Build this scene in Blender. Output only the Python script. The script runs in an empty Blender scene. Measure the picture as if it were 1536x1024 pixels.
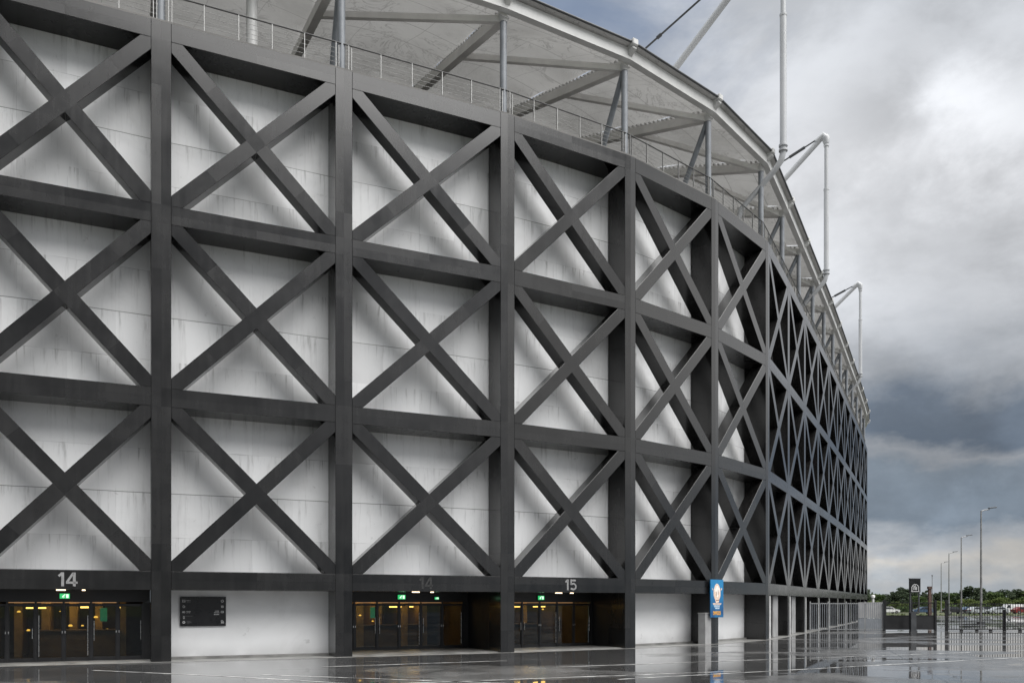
import bpy, math, random
from mathutils import Vector, Matrix
random.seed(7)
R = math.radians
SC = bpy.context.scene
COL = SC.collection

# ------------------------------------------------------------------ mesh collector
class MB:
    """collects faces (with uv in metres and a per-sheet tone) and links them as ONE mesh object"""
    def __init__(s):
        s.v = []; s.f = []; s.uv = []; s.t = []; s.sm = []
    def face(s, pts, uvs=None, tone=0.5, smooth=False):
        b = len(s.v)
        s.v += [tuple(p) for p in pts]
        s.f.append(tuple(range(b, b + len(pts))))
        s.uv.append(uvs if uvs else [(0.7, 0.33)] * len(pts))
        s.t.append(tone); s.sm.append(smooth)
    def shell(s, verts, faces, tone=0.5, smooth=False):
        b = len(s.v)
        s.v += [tuple(p) for p in verts]
        for f in faces:
            s.f.append(tuple(b + i for i in f)); s.uv.append([(0.7, 0.33)] * len(f)); s.t.append(tone); s.sm.append(smooth)
    def hexa(s, p, tone=0.5):
        """8 points: bottom ring 0-3, top ring 4-7"""
        s.shell(p, [(0, 3, 2, 1), (4, 5, 6, 7), (0, 1, 5, 4), (1, 2, 6, 5), (2, 3, 7, 6), (3, 0, 4, 7)], tone)
    def box(s, x0, x1, y0, y1, z0, z1, M=None, tone=0.5):
        p = [Vector(q) for q in ((x0, y0, z0), (x1, y0, z0), (x1, y1, z0), (x0, y1, z0), (x0, y0, z1), (x1, y0, z1), (x1, y1, z1), (x0, y1, z1))]
        if M is not None: p = [M @ q for q in p]
        s.hexa(p, tone)
    def tube(s, pts, r, n=10, cap=True, tone=0.5):
        pts = [Vector(p) for p in pts]
        rs = r if isinstance(r, (list, tuple)) else [r] * len(pts)
        rings = []
        prev = None
        for i, p in enumerate(pts):
            if i == 0: d = pts[1] - pts[0]
            elif i == len(pts) - 1: d = pts[-1] - pts[-2]
            else: d = (pts[i + 1] - p).normalized() + (p - pts[i - 1]).normalized()
            d.normalize()
            if prev is None:
                a = d.orthogonal().normalized()
            else:
                a = (prev - d * prev.dot(d)).normalized()
            prev = a
            b = d.cross(a)
            rings.append([p + (a * math.cos(2 * math.pi * k / n) + b * math.sin(2 * math.pi * k / n)) * rs[i] for k in range(n)])
        vs = [q for ring in rings for q in ring]
        fs = []
        for i in range(len(pts) - 1):
            for k in range(n):
                fs.append((i * n + k, i * n + (k + 1) % n, (i + 1) * n + (k + 1) % n, (i + 1) * n + k))
        s.shell(vs, fs, tone, True)
        if cap:
            s.shell(rings[0], [tuple(reversed(range(n)))], tone); s.shell(rings[-1], [tuple(range(n))], tone)
    def beam(s, a, b, w, h, up=Vector((0, 0, 1)), tone=0.5):
        a = Vector(a); b = Vector(b); d = (b - a).normalized(); sd = d.cross(up).normalized(); u = sd.cross(d)
        p = []
        for q in (a, b):
            p += [q - sd * w / 2 - u * h / 2, q + sd * w / 2 - u * h / 2, q + sd * w / 2 + u * h / 2, q - sd * w / 2 + u * h / 2]
        s.hexa(p, tone)
    def build(s, name, mat, parent=None, bevel=0, loc=None):
        v = [Vector(p) for p in s.v]
        if loc is None:
            lo = [min(p[k] for p in v) for k in range(3)]; hi = [max(p[k] for p in v) for k in range(3)]
            loc = Vector(((lo[0] + hi[0]) / 2, (lo[1] + hi[1]) / 2, lo[2]))
        loc = Vector(loc)
        me = bpy.data.meshes.new(name)
        me.from_pydata([p - loc for p in v], [], s.f)
        uvl = me.uv_layers.new(name='UVMap')
        flat = [c for f in s.uv for uv in f for c in uv]
        uvl.data.foreach_set('uv', flat)
        at = me.attributes.new('tone', 'FLOAT', 'FACE')
        at.data.foreach_set('value', s.t)
        me.polygons.foreach_set('use_smooth', s.sm)
        for m in (mat if isinstance(mat, (list, tuple)) else [mat]): me.materials.append(m)
        o = bpy.data.objects.new(name, me); COL.objects.link(o)
        o.location = loc
        if parent is not None:
            o.parent = parent; o.location = loc - wloc(parent)
        if bevel:
            md = o.modifiers.new('Bevel', 'BEVEL'); md.width = bevel; md.segments = 1; md.limit_method = 'ANGLE'; md.angle_limit = R(40)
        return o

def wloc(o):
    l = Vector(o.location)
    while o.parent is not None:
        o = o.parent; l += Vector(o.location)
    return l
def tag(o, label=None, cat=None, group=None, kind=None):
    if label: o['label'] = label
    if cat: o['category'] = cat
    if group: o['group'] = group
    if kind: o['kind'] = kind
    return o
def thing(name, loc, label, cat, group=None):
    o = bpy.data.objects.new(name, None); COL.objects.link(o); o.location = loc; o.empty_display_size = 0.3
    return tag(o, label, cat, group)
def copy_tree(o, parent=None):
    c = o.copy(); COL.objects.link(c)
    if parent is not None: c.parent = parent
    for ch in list(o.children): copy_tree(ch, c)
    return c

# ------------------------------------------------------------------ materials
def lin(r, g, b):
    f = lambda c: (c / 255 / 12.92) if c <= 10 else ((c / 255 + 0.055) / 1.055) ** 2.4
    return (f(r), f(g), f(b), 1)
class NT:
    def __init__(s, tree): s.t = tree; s.n = tree.nodes; s.l = tree.links
    def new(s, ty, **kw):
        nd = s.n.new(ty)
        for k, v in kw.items(): setattr(nd, k, v)
        return nd
    def put(s, sock, v):
        if hasattr(v, 'is_output') or isinstance(v, bpy.types.NodeSocket): s.l.new(v, sock)
        elif v is not None: sock.default_value = v
    def math(s, op, a, b=None, c=None, clamp=False):
        nd = s.new('ShaderNodeMath', operation=op, use_clamp=clamp)
        s.put(nd.inputs[0], a); s.put(nd.inputs[1], b)
        if c is not None: s.put(nd.inputs[2], c)
        return nd.outputs[0]
    def vmath(s, op, a, b=None):
        nd = s.new('ShaderNodeVectorMath', operation=op)
        s.put(nd.inputs[0], a); s.put(nd.inputs[1], b)
        return nd.outputs[0]
    def mix(s, fac, a, b, blend='MIX'):
        nd = s.new('ShaderNodeMix', data_type='RGBA', blend_type=blend)
        s.put(nd.inputs[0], fac); s.put(nd.inputs[6], a); s.put(nd.inputs[7], b)
        return nd.outputs[2]
    def fmix(s, fac, a, b):
        nd = s.new('ShaderNodeMix', data_type='FLOAT')
        s.put(nd.inputs[0], fac); s.put(nd.inputs[2], a); s.put(nd.inputs[3], b)
        return nd.outputs[0]
    def noise(s, vec, scale, detail=4, rough=0.5, dist=0.0):
        nd = s.new('ShaderNodeTexNoise'); s.put(nd.inputs['Vector'], vec)
        nd.inputs['Scale'].default_value = scale; nd.inputs['Detail'].default_value = detail
        nd.inputs['Roughness'].default_value = rough; nd.inputs['Distortion'].default_value = dist
        return nd.outputs['Fac']
    def ramp(s, fac, stops, interp='LINEAR'):
        nd = s.new('ShaderNodeValToRGB'); cr = nd.color_ramp; cr.interpolation = interp
        while len(cr.elements) < len(stops): cr.elements.new(0.5)
        for e, (p, c) in zip(cr.elements, stops):
            e.position = p; e.color = c if isinstance(c, (tuple, list)) else (c, c, c, 1)
        s.put(nd.inputs[0], fac); return nd.outputs[0]
    def smooth(s, x, a, b, lo=0.0, hi=1.0):
        nd = s.new('ShaderNodeMapRange', interpolation_type='SMOOTHSTEP')
        s.put(nd.inputs[0], x); nd.inputs[1].default_value = a; nd.inputs[2].default_value = b
        nd.inputs[3].default_value = lo; nd.inputs[4].default_value = hi
        return nd.outputs[0]
    def comb(s, x, y, z):
        nd = s.new('ShaderNodeCombineXYZ'); s.put(nd.inputs[0], x); s.put(nd.inputs[1], y); s.put(nd.inputs[2], z); return nd.outputs[0]
    def sep(s, v):
        nd = s.new('ShaderNodeSeparateXYZ'); s.put(nd.inputs[0], v); return nd.outputs
    def pos(s): return s.new('ShaderNodeNewGeometry').outputs['Position']
    def bump(s, h, strength, dist=0.02):
        nd = s.new('ShaderNodeBump'); nd.inputs['Strength'].default_value = strength; nd.inputs['Distance'].default_value = dist
        s.put(nd.inputs['Height'], h); return nd.outputs[0]
def newmat(name):
    m = bpy.data.materials.new(name); m.use_nodes = True
    t = NT(m.node_tree); p = m.node_tree.nodes['Principled BSDF']
    return m, t, p
def plain(name, col, rough=0.5, metal=0.0, var=0.12, scale=3.0, spec=0.5, bump=0.0):
    m, t, p = newmat(name)
    n = t.noise(t.pos(), scale, 5, 0.6)
    f = t.smooth(n, 0.3, 0.7, 1 - var, 1 + var)
    c = t.mix(1.0, (col[0], col[1], col[2], 1), t.comb(f, f, f), 'MULTIPLY')
    t.put(p.inputs['Base Color'], c); p.inputs['Metallic'].default_value = metal
    t.put(p.inputs['Roughness'], t.smooth(n, 0.3, 0.7, max(rough - 0.07, 0.02), rough + 0.07))
    p.inputs['Specular IOR Level'].default_value = spec
    if bump: t.put(p.inputs['Normal'], t.bump(t.noise(t.pos(), scale * 6, 4), bump))
    return m
def emit(name, col, strength):
    m, t, p = newmat(name)
    p.inputs['Base Color'].default_value = (0.02, 0.02, 0.02, 1)
    p.inputs['Emission Color'].default_value = (*col, 1); p.inputs['Emission Strength'].default_value = strength
    return m

def frame_material():
    m, t, p = newmat('anthracite_cladding')
    uv = t.new('ShaderNodeUVMap').outputs[0]
    tone = t.new('ShaderNodeAttribute', attribute_name='tone').outputs['Fac']
    u, v, _ = t.sep(uv)
    pos = t.pos()
    # sheet joints: one along the middle, one across every 1.63 m
    lv = t.math('LESS_THAN', t.math('ABSOLUTE', v), 0.011)
    um = t.math('ABSOLUTE', t.math('SUBTRACT', t.math('FRACT', t.math('DIVIDE', u, 3.25)), 0.5))
    lu = t.math('LESS_THAN', um, 0.0036)
    seam = t.math('MAXIMUM', lv, lu)
    sheet = t.math('FLOOR', t.math('ADD', t.math('DIVIDE', u, 3.25), 0.5))
    wn = t.new('ShaderNodeTexWhiteNoise', noise_dimensions='3D')
    t.put(wn.inputs['Vector'], t.comb(sheet, t.math('GREATER_THAN', v, 0.0), tone))
    n = t.noise(pos, 0.9, 6, 0.6)
    sx, sy, sz = t.sep(pos)
    drip = t.noise(t.comb(t.math('MULTIPLY', sx, 5), t.math('MULTIPLY', sy, 5), t.math('MULTIPLY', sz, 0.35)), 1.0, 4, 0.6)
    k = t.math('ADD', t.math('MULTIPLY', wn.outputs['Value'], 0.6), t.math('MULTIPLY', t.smooth(n, 0.3, 0.7), 0.55))
    k = t.math('ADD', k, t.math('MULTIPLY', t.smooth(drip, 0.45, 0.75), 0.35))
    k = t.math('ADD', k, 0.35)
    c = t.mix(1.0, (0.0108, 0.0105, 0.0104, 1), t.comb(k, k, k), 'MULTIPLY')
    c = t.mix(t.math('MULTIPLY', seam, 0.75), c, (0.006, 0.006, 0.006, 1))
    t.put(p.inputs['Base Color'], c)
    p.inputs['Specular IOR Level'].default_value = 0.42
    t.put(p.inputs['Roughness'], t.math('ADD', t.smooth(t.math('ADD', t.math('MULTIPLY', n, 0.6), t.math('MULTIPLY', drip, 0.4)), 0.3, 0.7, 0.14, 0.23), t.math('MULTIPLY', wn.outputs['Value'], 0.12)))
    p.inputs['Coat Weight'].default_value = 0.36; p.inputs['Coat Roughness'].default_value = 0.12
    wav = t.noise(pos, 0.55, 2)
    t.put(p.inputs['Normal'], t.bump(wav, 0.25, 0.03))
    return m
def wall_material():
    m, t, p = newmat('weathered_white_panel')
    uv = t.new('ShaderNodeUVMap').outputs[0]
    tone = t.new('ShaderNodeAttribute', attribute_name='tone').outputs['Fac']
    u, v, _ = t.sep(uv)
    pos = t.pos(); x, y, z = t.sep(pos)
    wob = t.math('MULTIPLY', t.math('SUBTRACT', t.noise(pos, 1.7, 3), 0.5), 0.012)
    hv = t.math('DIVIDE', v, 1.625)
    row = t.math('FLOOR', hv)
    fr = t.math('FRACT', hv)
    line = t.math('LESS_THAN', t.math('ABSOLUTE', t.math('SUBTRACT', fr, t.math('ADD', 0.5, wob))), 0.0075)
    # only some joints are open: hide others by a per-row choice
    wn = t.new('ShaderNodeTexWhiteNoise', noise_dimensions='2D')
    t.put(wn.inputs['Vector'], t.comb(t.math('FLOOR', t.math('ADD', hv, 0.5)), t.math('MULTIPLY', tone, 37.0), 0.0))
    n_l = t.noise(pos, 0.9, 4)
    mid_ = t.math('COMPARE', t.math('FLOOR', t.math('ADD', hv, 0.0)), 2.0, 0.1)
    open_ = t.smooth(t.math('ADD', t.math('ADD', t.math('MULTIPLY', wn.outputs['Value'], 0.55), t.math('MULTIPLY', mid_, 0.55)), t.math('SUBTRACT', n_l, 0.5)), 0.3, 0.8)
    line = t.math('MULTIPLY', line, open_)
    vl = t.math('LESS_THAN', t.math('ABSOLUTE', t.math('SUBTRACT', t.math('FRACT', t.math('DIVIDE', u, 1.55)), 0.5)), 0.0035)
    line = t.math('MAXIMUM', line, t.math('MULTIPLY', vl, t.smooth(n_l, 0.5, 0.6, 0.0, 0.45)))
    wn2 = t.new('ShaderNodeTexWhiteNoise', noise_dimensions='3D')
    t.put(wn2.inputs['Vector'], t.comb(t.math('FLOOR', t.math('ADD', t.math('DIVIDE', u, 1.55), 0.5)), t.math('FLOOR', t.math('ADD', hv, 0.5)), tone))
    sheet = t.math('MULTIPLY', t.math('SUBTRACT', wn2.outputs['Value'], 0.5), 0.16)
    # rain streaks below the joints, blotchy dirt
    st = t.noise(t.comb(t.math('MULTIPLY', u, 6.0), t.math('MULTIPLY', v, 0.5), t.math('MULTIPLY', tone, 50.0)), 1.0, 5, 0.65)
    under = t.smooth(t.math('FRACT', t.math('ADD', hv, 0.5)), 0.45, 1.0)
    streak = t.math('MULTIPLY', t.smooth(st, 0.5, 0.75), t.math('ADD', 0.15, t.math('MULTIPLY', under, 0.5)))
    bl = t.smooth(t.noise(pos, 0.45, 6, 0.62, 0.6), 0.45, 0.75)
    spots = t.smooth(t.noise(pos, 2.3, 6, 0.7, 0.4), 0.62, 0.76)
    dirt = t.math('ADD', t.math('ADD', t.math('MULTIPLY', streak, 1.15), t.math('MULTIPLY', bl, 0.2)), t.math('MULTIPLY', spots, 0.42))
    splash = t.math('MULTIPLY', t.smooth(t.math('ADD', z, t.math('MULTIPLY', t.math('SUBTRACT', st, 0.5), 1.2)), 0.1, 0.75, 0.4, 0.0), t.smooth(n_l, 0.3, 0.6, 0.4, 1.0))
    dirt = t.math('ADD', dirt, splash)
    c = t.mix(t.math('MINIMUM', dirt, 0.75), (0.83, 0.835, 0.84, 1), (0.27, 0.268, 0.262, 1))
    f = t.math('ADD', 1.0, sheet)
    c = t.mix(1.0, c, t.comb(f, f, f), 'MULTIPLY')
    c = t.mix(t.math('MULTIPLY', line, 0.8), c, (0.09, 0.088, 0.085, 1))
    t.put(p.inputs['Base Color'], c)
    t.put(p.inputs['Roughness'], t.smooth(bl, 0, 1, 0.34, 0.5))
    p.inputs['Specular IOR Level'].default_value = 0.5
    t.put(p.inputs['Normal'], t.bump(t.noise(pos, 0.8, 3), 0.25, 0.04))
    return m
def plaza_material():
    m, t, p = newmat('wet_asphalt')
    pos = t.pos(); x, y, z = t.sep(pos)
    big = t.noise(t.comb(t.math('MULTIPLY', x, 0.10), t.math('MULTIPLY', y, 0.22), 0.0), 1.0, 6, 0.58, 0.7)
    mid = t.noise(pos, 0.75, 5, 0.6)
    fine = t.noise(pos, 55.0, 3, 0.6)
    wet = t.math('ADD', t.math('MULTIPLY', big, 0.8), t.math('MULTIPLY', mid, 0.2))
    pud = t.smooth(wet, 0.445, 0.495)                      # 1 = standing water
    # slab joints
    jx = t.math('ABSOLUTE', t.math('SUBTRACT', t.math('FRACT', t.math('DIVIDE', t.math('ADD', x, t.math('MULTIPLY', y, -0.35)), 7.5)), 0.5))
    jy = t.math('ABSOLUTE', t.math('SUBTRACT', t.math('FRACT', t.math('DIVIDE', t.math('ADD', y, t.math('MULTIPLY', x, 0.0)), 6.0)), 0.5))
    joint = t.math('LESS_THAN', t.math('MINIMUM', jx, jy), 0.0035)
    stain = t.smooth(t.noise(pos, 0.3, 6, 0.65), 0.35, 0.7, 0.65, 1.35)
    k = t.math('MULTIPLY', stain, t.smooth(fine, 0.3, 0.7, 0.75, 1.25))
    c = t.mix(1.0, (0.125, 0.124, 0.122, 1), t.comb(k, k, k), 'MULTIPLY')
    c = t.mix(t.math('MULTIPLY', pud, 0.7), c, (0.05, 0.05, 0.051, 1))
    c = t.mix(t.math('MULTIPLY', joint, 0.8), c, (0.008, 0.008, 0.008, 1))
    t.put(p.inputs['Base Color'], c)
    rg = t.math('ADD', t.fmix(pud, 0.17, 0.01), t.math('MULTIPLY', t.smooth(mid, 0.4, 0.7), t.fmix(pud, 0.12, 0.012)))
    t.put(p.inputs['Roughness'], rg)
    p.inputs['Specular IOR Level'].default_value = 0.55
    p.inputs['IOR'].default_value = 1.55
    hb = t.math('MULTIPLY', t.math('ADD', t.math('MULTIPLY', fine, 0.5), t.noise(pos, 7.0, 4, 0.6)), t.fmix(pud, 0.4, 0.01))
    rip = t.math('MULTIPLY', t.noise(pos, 1.6, 3, 0.5), 0.12)
    t.put(p.inputs['Normal'], t.bump(t.math('ADD', hb, rip), 0.12, 0.02))
    return m
def glass_material(name='door_glass', tint=(0.75, 0.8, 0.8)):
    m, t, p = newmat(name)
    t.n.remove(p)
    out = [n for n in t.n if n.type == 'OUTPUT_MATERIAL'][0]
    tr = t.new('ShaderNodeBsdfTransparent'); tr.inputs[0].default_value = (*tint, 1)
    gl = t.new('ShaderNodeBsdfGlossy'); gl.inputs['Roughness'].default_value = 0.015
    fr = t.new('ShaderNodeFresnel'); fr.inputs['IOR'].default_value = 1.42
    mx = t.new('ShaderNodeMixShader')
    t.l.new(fr.outputs[0], mx.inputs[0]); t.l.new(tr.outputs[0], mx.inputs[1]); t.l.new(gl.outputs[0], mx.inputs[2])
    t.l.new(mx.outputs[0], out.inputs['Surface'])
    return m
def membrane_material():
    m, t, p = newmat('roof_membrane_fabric')
    uv = t.new('ShaderNodeUVMap').outputs[0]; u, v, _ = t.sep(uv)
    pos = t.pos()
    seam = t.math('LESS_THAN', t.math('ABSOLUTE', t.math('SUBTRACT', t.math('FRACT', t.math('DIVIDE', v, 1.9)), 0.5)), 0.010)
    seam2 = t.math('LESS_THAN', t.math('ABSOLUTE', t.math('SUBTRACT', t.math('FRACT', t.math('ADD', t.math('DIVIDE', u, 2.2), t.math('MULTIPLY', v, 0.06))), 0.5)), 0.006)
    wr = t.noise(pos, 0.5, 6, 0.65, 1.5)
    vein = t.smooth(t.math('ABSOLUTE', t.math('SUBTRACT', wr, 0.5)), 0.0, 0.02, 1.0, 0.0)
    n2 = t.smooth(t.noise(pos, 0.22, 5, 0.6), 0.35, 0.7)
    vein = t.math('MULTIPLY', vein, t.smooth(t.noise(pos, 0.35, 2), 0.42, 0.56))
    d = t.math('MAXIMUM', t.math('MAXIMUM', t.math('MULTIPLY', seam, 0.55), t.math('MULTIPLY', seam2, 0.4)), t.math('MULTIPLY', vein, 0.42))
    c = t.mix(n2, (0.62, 0.615, 0.605, 1), (0.46, 0.455, 0.445, 1))
    c = t.mix(d, c, (0.13, 0.125, 0.12, 1))
    t.put(p.inputs['Base Color'], c); p.inputs['Roughness'].default_value = 0.7
    tl = t.new('ShaderNodeBsdfTranslucent'); t.put(tl.inputs[0], t.mix(1.0, c, (0.8, 0.8, 0.79, 1), 'MULTIPLY'))
    mx = t.new('ShaderNodeMixShader'); mx.inputs[0].default_value = 0.22
    out = [n for n in t.n if n.type == 'OUTPUT_MATERIAL'][0]
    t.l.new(p.outputs[0], mx.inputs[1]); t.l.new(tl.outputs[0], mx.inputs[2]); t.l.new(mx.outputs[0], out.inputs['Surface'])
    t.put(p.inputs['Normal'], t.bump(wr, 0.9, 0.25))
    return m
def leaf_material(name, c0, c1):
    m, t, p = newmat(name)
    tone = t.new('ShaderNodeAttribute', attribute_name='tone').outputs['Fac']
    oi = t.new('ShaderNodeObjectInfo').outputs['Random']
    f = t.math('ADD', t.math('MULTIPLY', tone, 0.7), t.math('MULTIPLY', oi, 0.3))
    t.put(p.inputs['Base Color'], t.mix(f, (*c0, 1), (*c1, 1))); p.inputs['Roughness'].default_value = 0.9; p.inputs['Specular IOR Level'].default_value = 0.1
    tl = t.new('ShaderNodeBsdfTranslucent'); t.put(tl.inputs[0], t.mix(f, (*c0, 1), (*c1, 1)))
    mx = t.new('ShaderNodeMixShader'); mx.inputs[0].default_value = 0.25
    out = [n for n in t.n if n.type == 'OUTPUT_MATERIAL'][0]
    t.l.new(p.outputs[0], mx.inputs[1]); t.l.new(tl.outputs[0], mx.inputs[2]); t.l.new(mx.outputs[0], out.inputs['Surface'])
    return m
def verge_material():
    m, t, p = newmat('rough_grass_verge')
    pos = t.pos()
    n = t.noise(pos, 0.12, 6, 0.65); n2 = t.noise(pos, 2.0, 4)
    c = t.mix(t.smooth(n, 0.38, 0.62), (0.035, 0.055, 0.018, 1), (0.10, 0.105, 0.045, 1))
    c = t.mix(t.smooth(n2, 0.4, 0.7, 0.0, 0.4), c, (0.03, 0.035, 0.02, 1))
    t.put(p.inputs['Base Color'], c); p.inputs['Roughness'].default_value = 0.9
    return m

M = {}
M['frame'] = frame_material(); M['wall'] = wall_material(); M['plaza'] = plaza_material()
M['glass'] = glass_material(); M['membrane'] = membrane_material(); M['verge'] = verge_material()
M['dark'] = plain('black_cladding', (0.012, 0.012, 0.013), 0.45, 0, 0.25, 1.2)
M['doorframe'] = plain('black_door_frame', (0.012, 0.012, 0.013), 0.35, 0, 0.15)
M['steel'] = plain('brushed_steel', (0.55, 0.54, 0.52), 0.28, 1.0, 0.08, 8)
M['whitesteel'] = plain('off_white_painted_steel', (0.62, 0.62, 0.61), 0.4, 0, 0.10, 0.8)
M['cabinet'] = plain('light_grey_cabinet', (0.30, 0.30, 0.30), 0.45, 0, 0.15, 1.5)
M['cabinetlight'] = plain('pale_jamb_paint', (0.45, 0.45, 0.445), 0.5, 0, 0.2, 1.5)
M['eave'] = membrane_material()
M['eave'].name = 'translucent_eave_sheet'
M['greysteel'] = plain('grey_painted_post', (0.20, 0.215, 0.235), 0.4, 0, 0.16, 1.5)
M['darksteel'] = plain('dark_grey_steel', (0.055, 0.058, 0.062), 0.45, 0, 0.2, 2)
M['railsteel'] = plain('galvanised_rail', (0.27, 0.27, 0.265), 0.42, 0.5, 0.15, 3)
M['mast'] = plain('pale_grey_mast_paint', (0.47, 0.48, 0.495), 0.35, 0, 0.06, 0.4)
M['rafterpaint'] = plain('white_rafter_paint', (0.78, 0.77, 0.75), 0.5, 0, 0.10, 0.8)
M['railtop'] = plain('dark_handrail', (0.07, 0.07, 0.07), 0.45, 0.3, 0.15, 3)
M['concrete'] = plain('damp_concrete', (0.20, 0.198, 0.19), 0.35, 0, 0.3, 1.3, bump=0.2)
M['deck'] = plain('deck_concrete', (0.16, 0.155, 0.15), 0.8, 0, 0.25, 0.6)
M['number'] = plain('grey_numeral', (0.25, 0.25, 0.25), 0.55, 0, 0.15, 9)
M['ghost'] = plain('worn_numeral', (0.022, 0.022, 0.022), 0.5, 0, 0.7, 14)
M['warm'] = emit('warm_strip_light', (1.0, 0.55, 0.12), 4.5)
M['ceil'] = emit('amber_ceiling_panel', (1.0, 0.6, 0.2), 9.0)  # added glow that lights the lobby walls
M['amber'] = emit('amber_lamp', (1.0, 0.52, 0.08), 1.6)
M['slot'] = emit('warm_slot', (1.0, 0.55, 0.25), 0.33)
M['down'] = emit('downlight_glow', (1.0, 0.75, 0.5), 3.5)
M['green'] = emit('green_exit_panel', (0.03, 0.55, 0.16), 1.0)
M['greenwhite'] = emit('white_exit_symbol', (0.75, 1.0, 0.8), 1.3)
M['greenscreen'] = emit('green_screen', (0.06, 0.4, 0.17), 0.28)
M['lobby'] = plain('lobby_brown_wall', (0.10, 0.07, 0.042), 0.5, 0, 0.4, 1.0)
M['lobbyfloor'] = plain('lobby_polished_floor', (0.05, 0.045, 0.04), 0.15, 0, 0.2, 1.0)
M['lobbycol'] = plain('lobby_ochre_column', (0.35, 0.24, 0.10), 0.5, 0, 0.2, 2.0)
M['board'] = plain('black_board', (0.008, 0.008, 0.009), 0.3, 0, 0.2, 3)
M['boardmark'] = plain('white_board_print', (0.55, 0.55, 0.55), 0.6, 0, 0.1, 9)
M['boarddim'] = plain('grey_board_print', (0.16, 0.16, 0.16), 0.6, 0, 0.1, 9)
M['line'] = plain('worn_white_paint', (0.42, 0.42, 0.41), 0.22, 0, 0.6, 1.5)

# ------------------------------------------------------------------ the plan, in metres (camera at x=0, y=0)
F_ = 1252.3
EYE = 2.08; S = 6.5
PL = [(-17.934, 27.089), (-12.441, 29.613), (-6.503, 32.311), (-0.177, 35.245), (5.481, 38.538), (10.401, 42.686), (14.643, 47.715),
      (17.717, 53.44), (20.813, 59.322), (23.905, 65.18), (26.977, 71.05), (29.999, 76.922), (32.993, 82.777), (35.954, 88.619),
      (38.926, 94.447), (41.856, 100.277), (44.779, 106.11), (47.657, 111.97)]
P = [Vector((x, y, 0)) for x, y in PL]
FIRST = 0
a = math.radians(23)
P.insert(0, P[0] - Vector((math.cos(a), math.sin(a), 0)) * 6.5); FIRST = 1     # one bay beyond the left edge
for ang in (67, 73, 80):
    P.append(P[-1] + Vector((math.cos(R(ang)), math.sin(R(ang)), 0)) * 6.5)
NN = len(P)
Z0 = EYE + 0.123 * S
LV = [Z0 + S * k for k in range(4)]
HW = 0.33; BH = 0.33; D = 1.28; DB = 0.64; HB = 0.265
UPZ = Vector((0, 0, 1))
class Bay:
    def __init__(s, i):
        s.i = i; s.p = P[i]; s.t = (P[i + 1] - P[i]); s.L = s.t.length; s.t.normalize(); s.n = Vector((-s.t.y, s.t.x, 0))
        s.M = Matrix(((s.t.x, s.n.x, 0, s.p.x), (s.t.y, s.n.y, 0, s.p.y), (0, 0, 1, 0), (0, 0, 0, 1)))
    def at(s, u, w, z): return s.p + s.t * u + s.n * w + UPZ * z
BAYS = [Bay(i) for i in range(NN - 1)]
def node_n(i):
    if i == 0: return BAYS[0].n
    if i == NN - 1: return BAYS[-1].n
    return (BAYS[i - 1].n + BAYS[i].n).normalized()

stadium = thing('stadium', (P[4].x, P[4].y, 0), 'huge white walled stadium behind a dark grey lattice of cross braces', 'stadium')

# columns: two facets meeting at the ridge
CT = LV[3] + BH
for i in range(NN):
    mb = MB()
    tp = BAYS[max(i - 1, 0)]; tn = BAYS[min(i, NN - 2)]
    A = P[i] - tp.t * HW; Bq = P[i].copy(); C = P[i] + tn.t * HW
    E = C + tn.n * D; F = A + tp.n * D
    zs = [-0.05] + [LV[0] - BH, LV[0] + BH, LV[1] - BH, LV[1] + BH, LV[2] - BH, LV[2] + BH, LV[3] - BH, CT]
    tones = [random.random() for _ in zs]
    ring = [A, Bq, C, E, F]
    us = [-HW, 0.0, HW, HW + D, -HW - D]
    nz = len(zs)
    vs = [(q.x, q.y, z) for z in zs for q in ring]
    b = len(mb.v); mb.v += vs
    for k in range(nz - 1):
        for q in range(5):
            q2 = (q + 1) % 5
            mb.f.append((k * 5 + q, k * 5 + q2, (k + 1) * 5 + q2, (k + 1) * 5 + q))
            ua = us[q]; ub = us[q2] if q != 3 else 2.0
            if q == 4: ua, ub = -HW - D, -HW
            if q == 3: ua, ub = 1.0, 1.6
            mb.uv.append([(zs[k] + 0.7, ua), (zs[k] + 0.7, ub), (zs[k + 1] + 0.7, ub), (zs[k + 1] + 0.7, ua)])
            mb.t.append(tones[k] if q in (0, 1) else tones[k] * 0.5); mb.sm.append(False)
    mb.f.append(tuple((nz - 1) * 5 + q for q in range(5))); mb.uv.append([(0.7, 0.2)] * 5); mb.t.append(0.4); mb.sm.append(False)
    mb.build('column', M['frame'], stadium, bevel=0.01)

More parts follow.
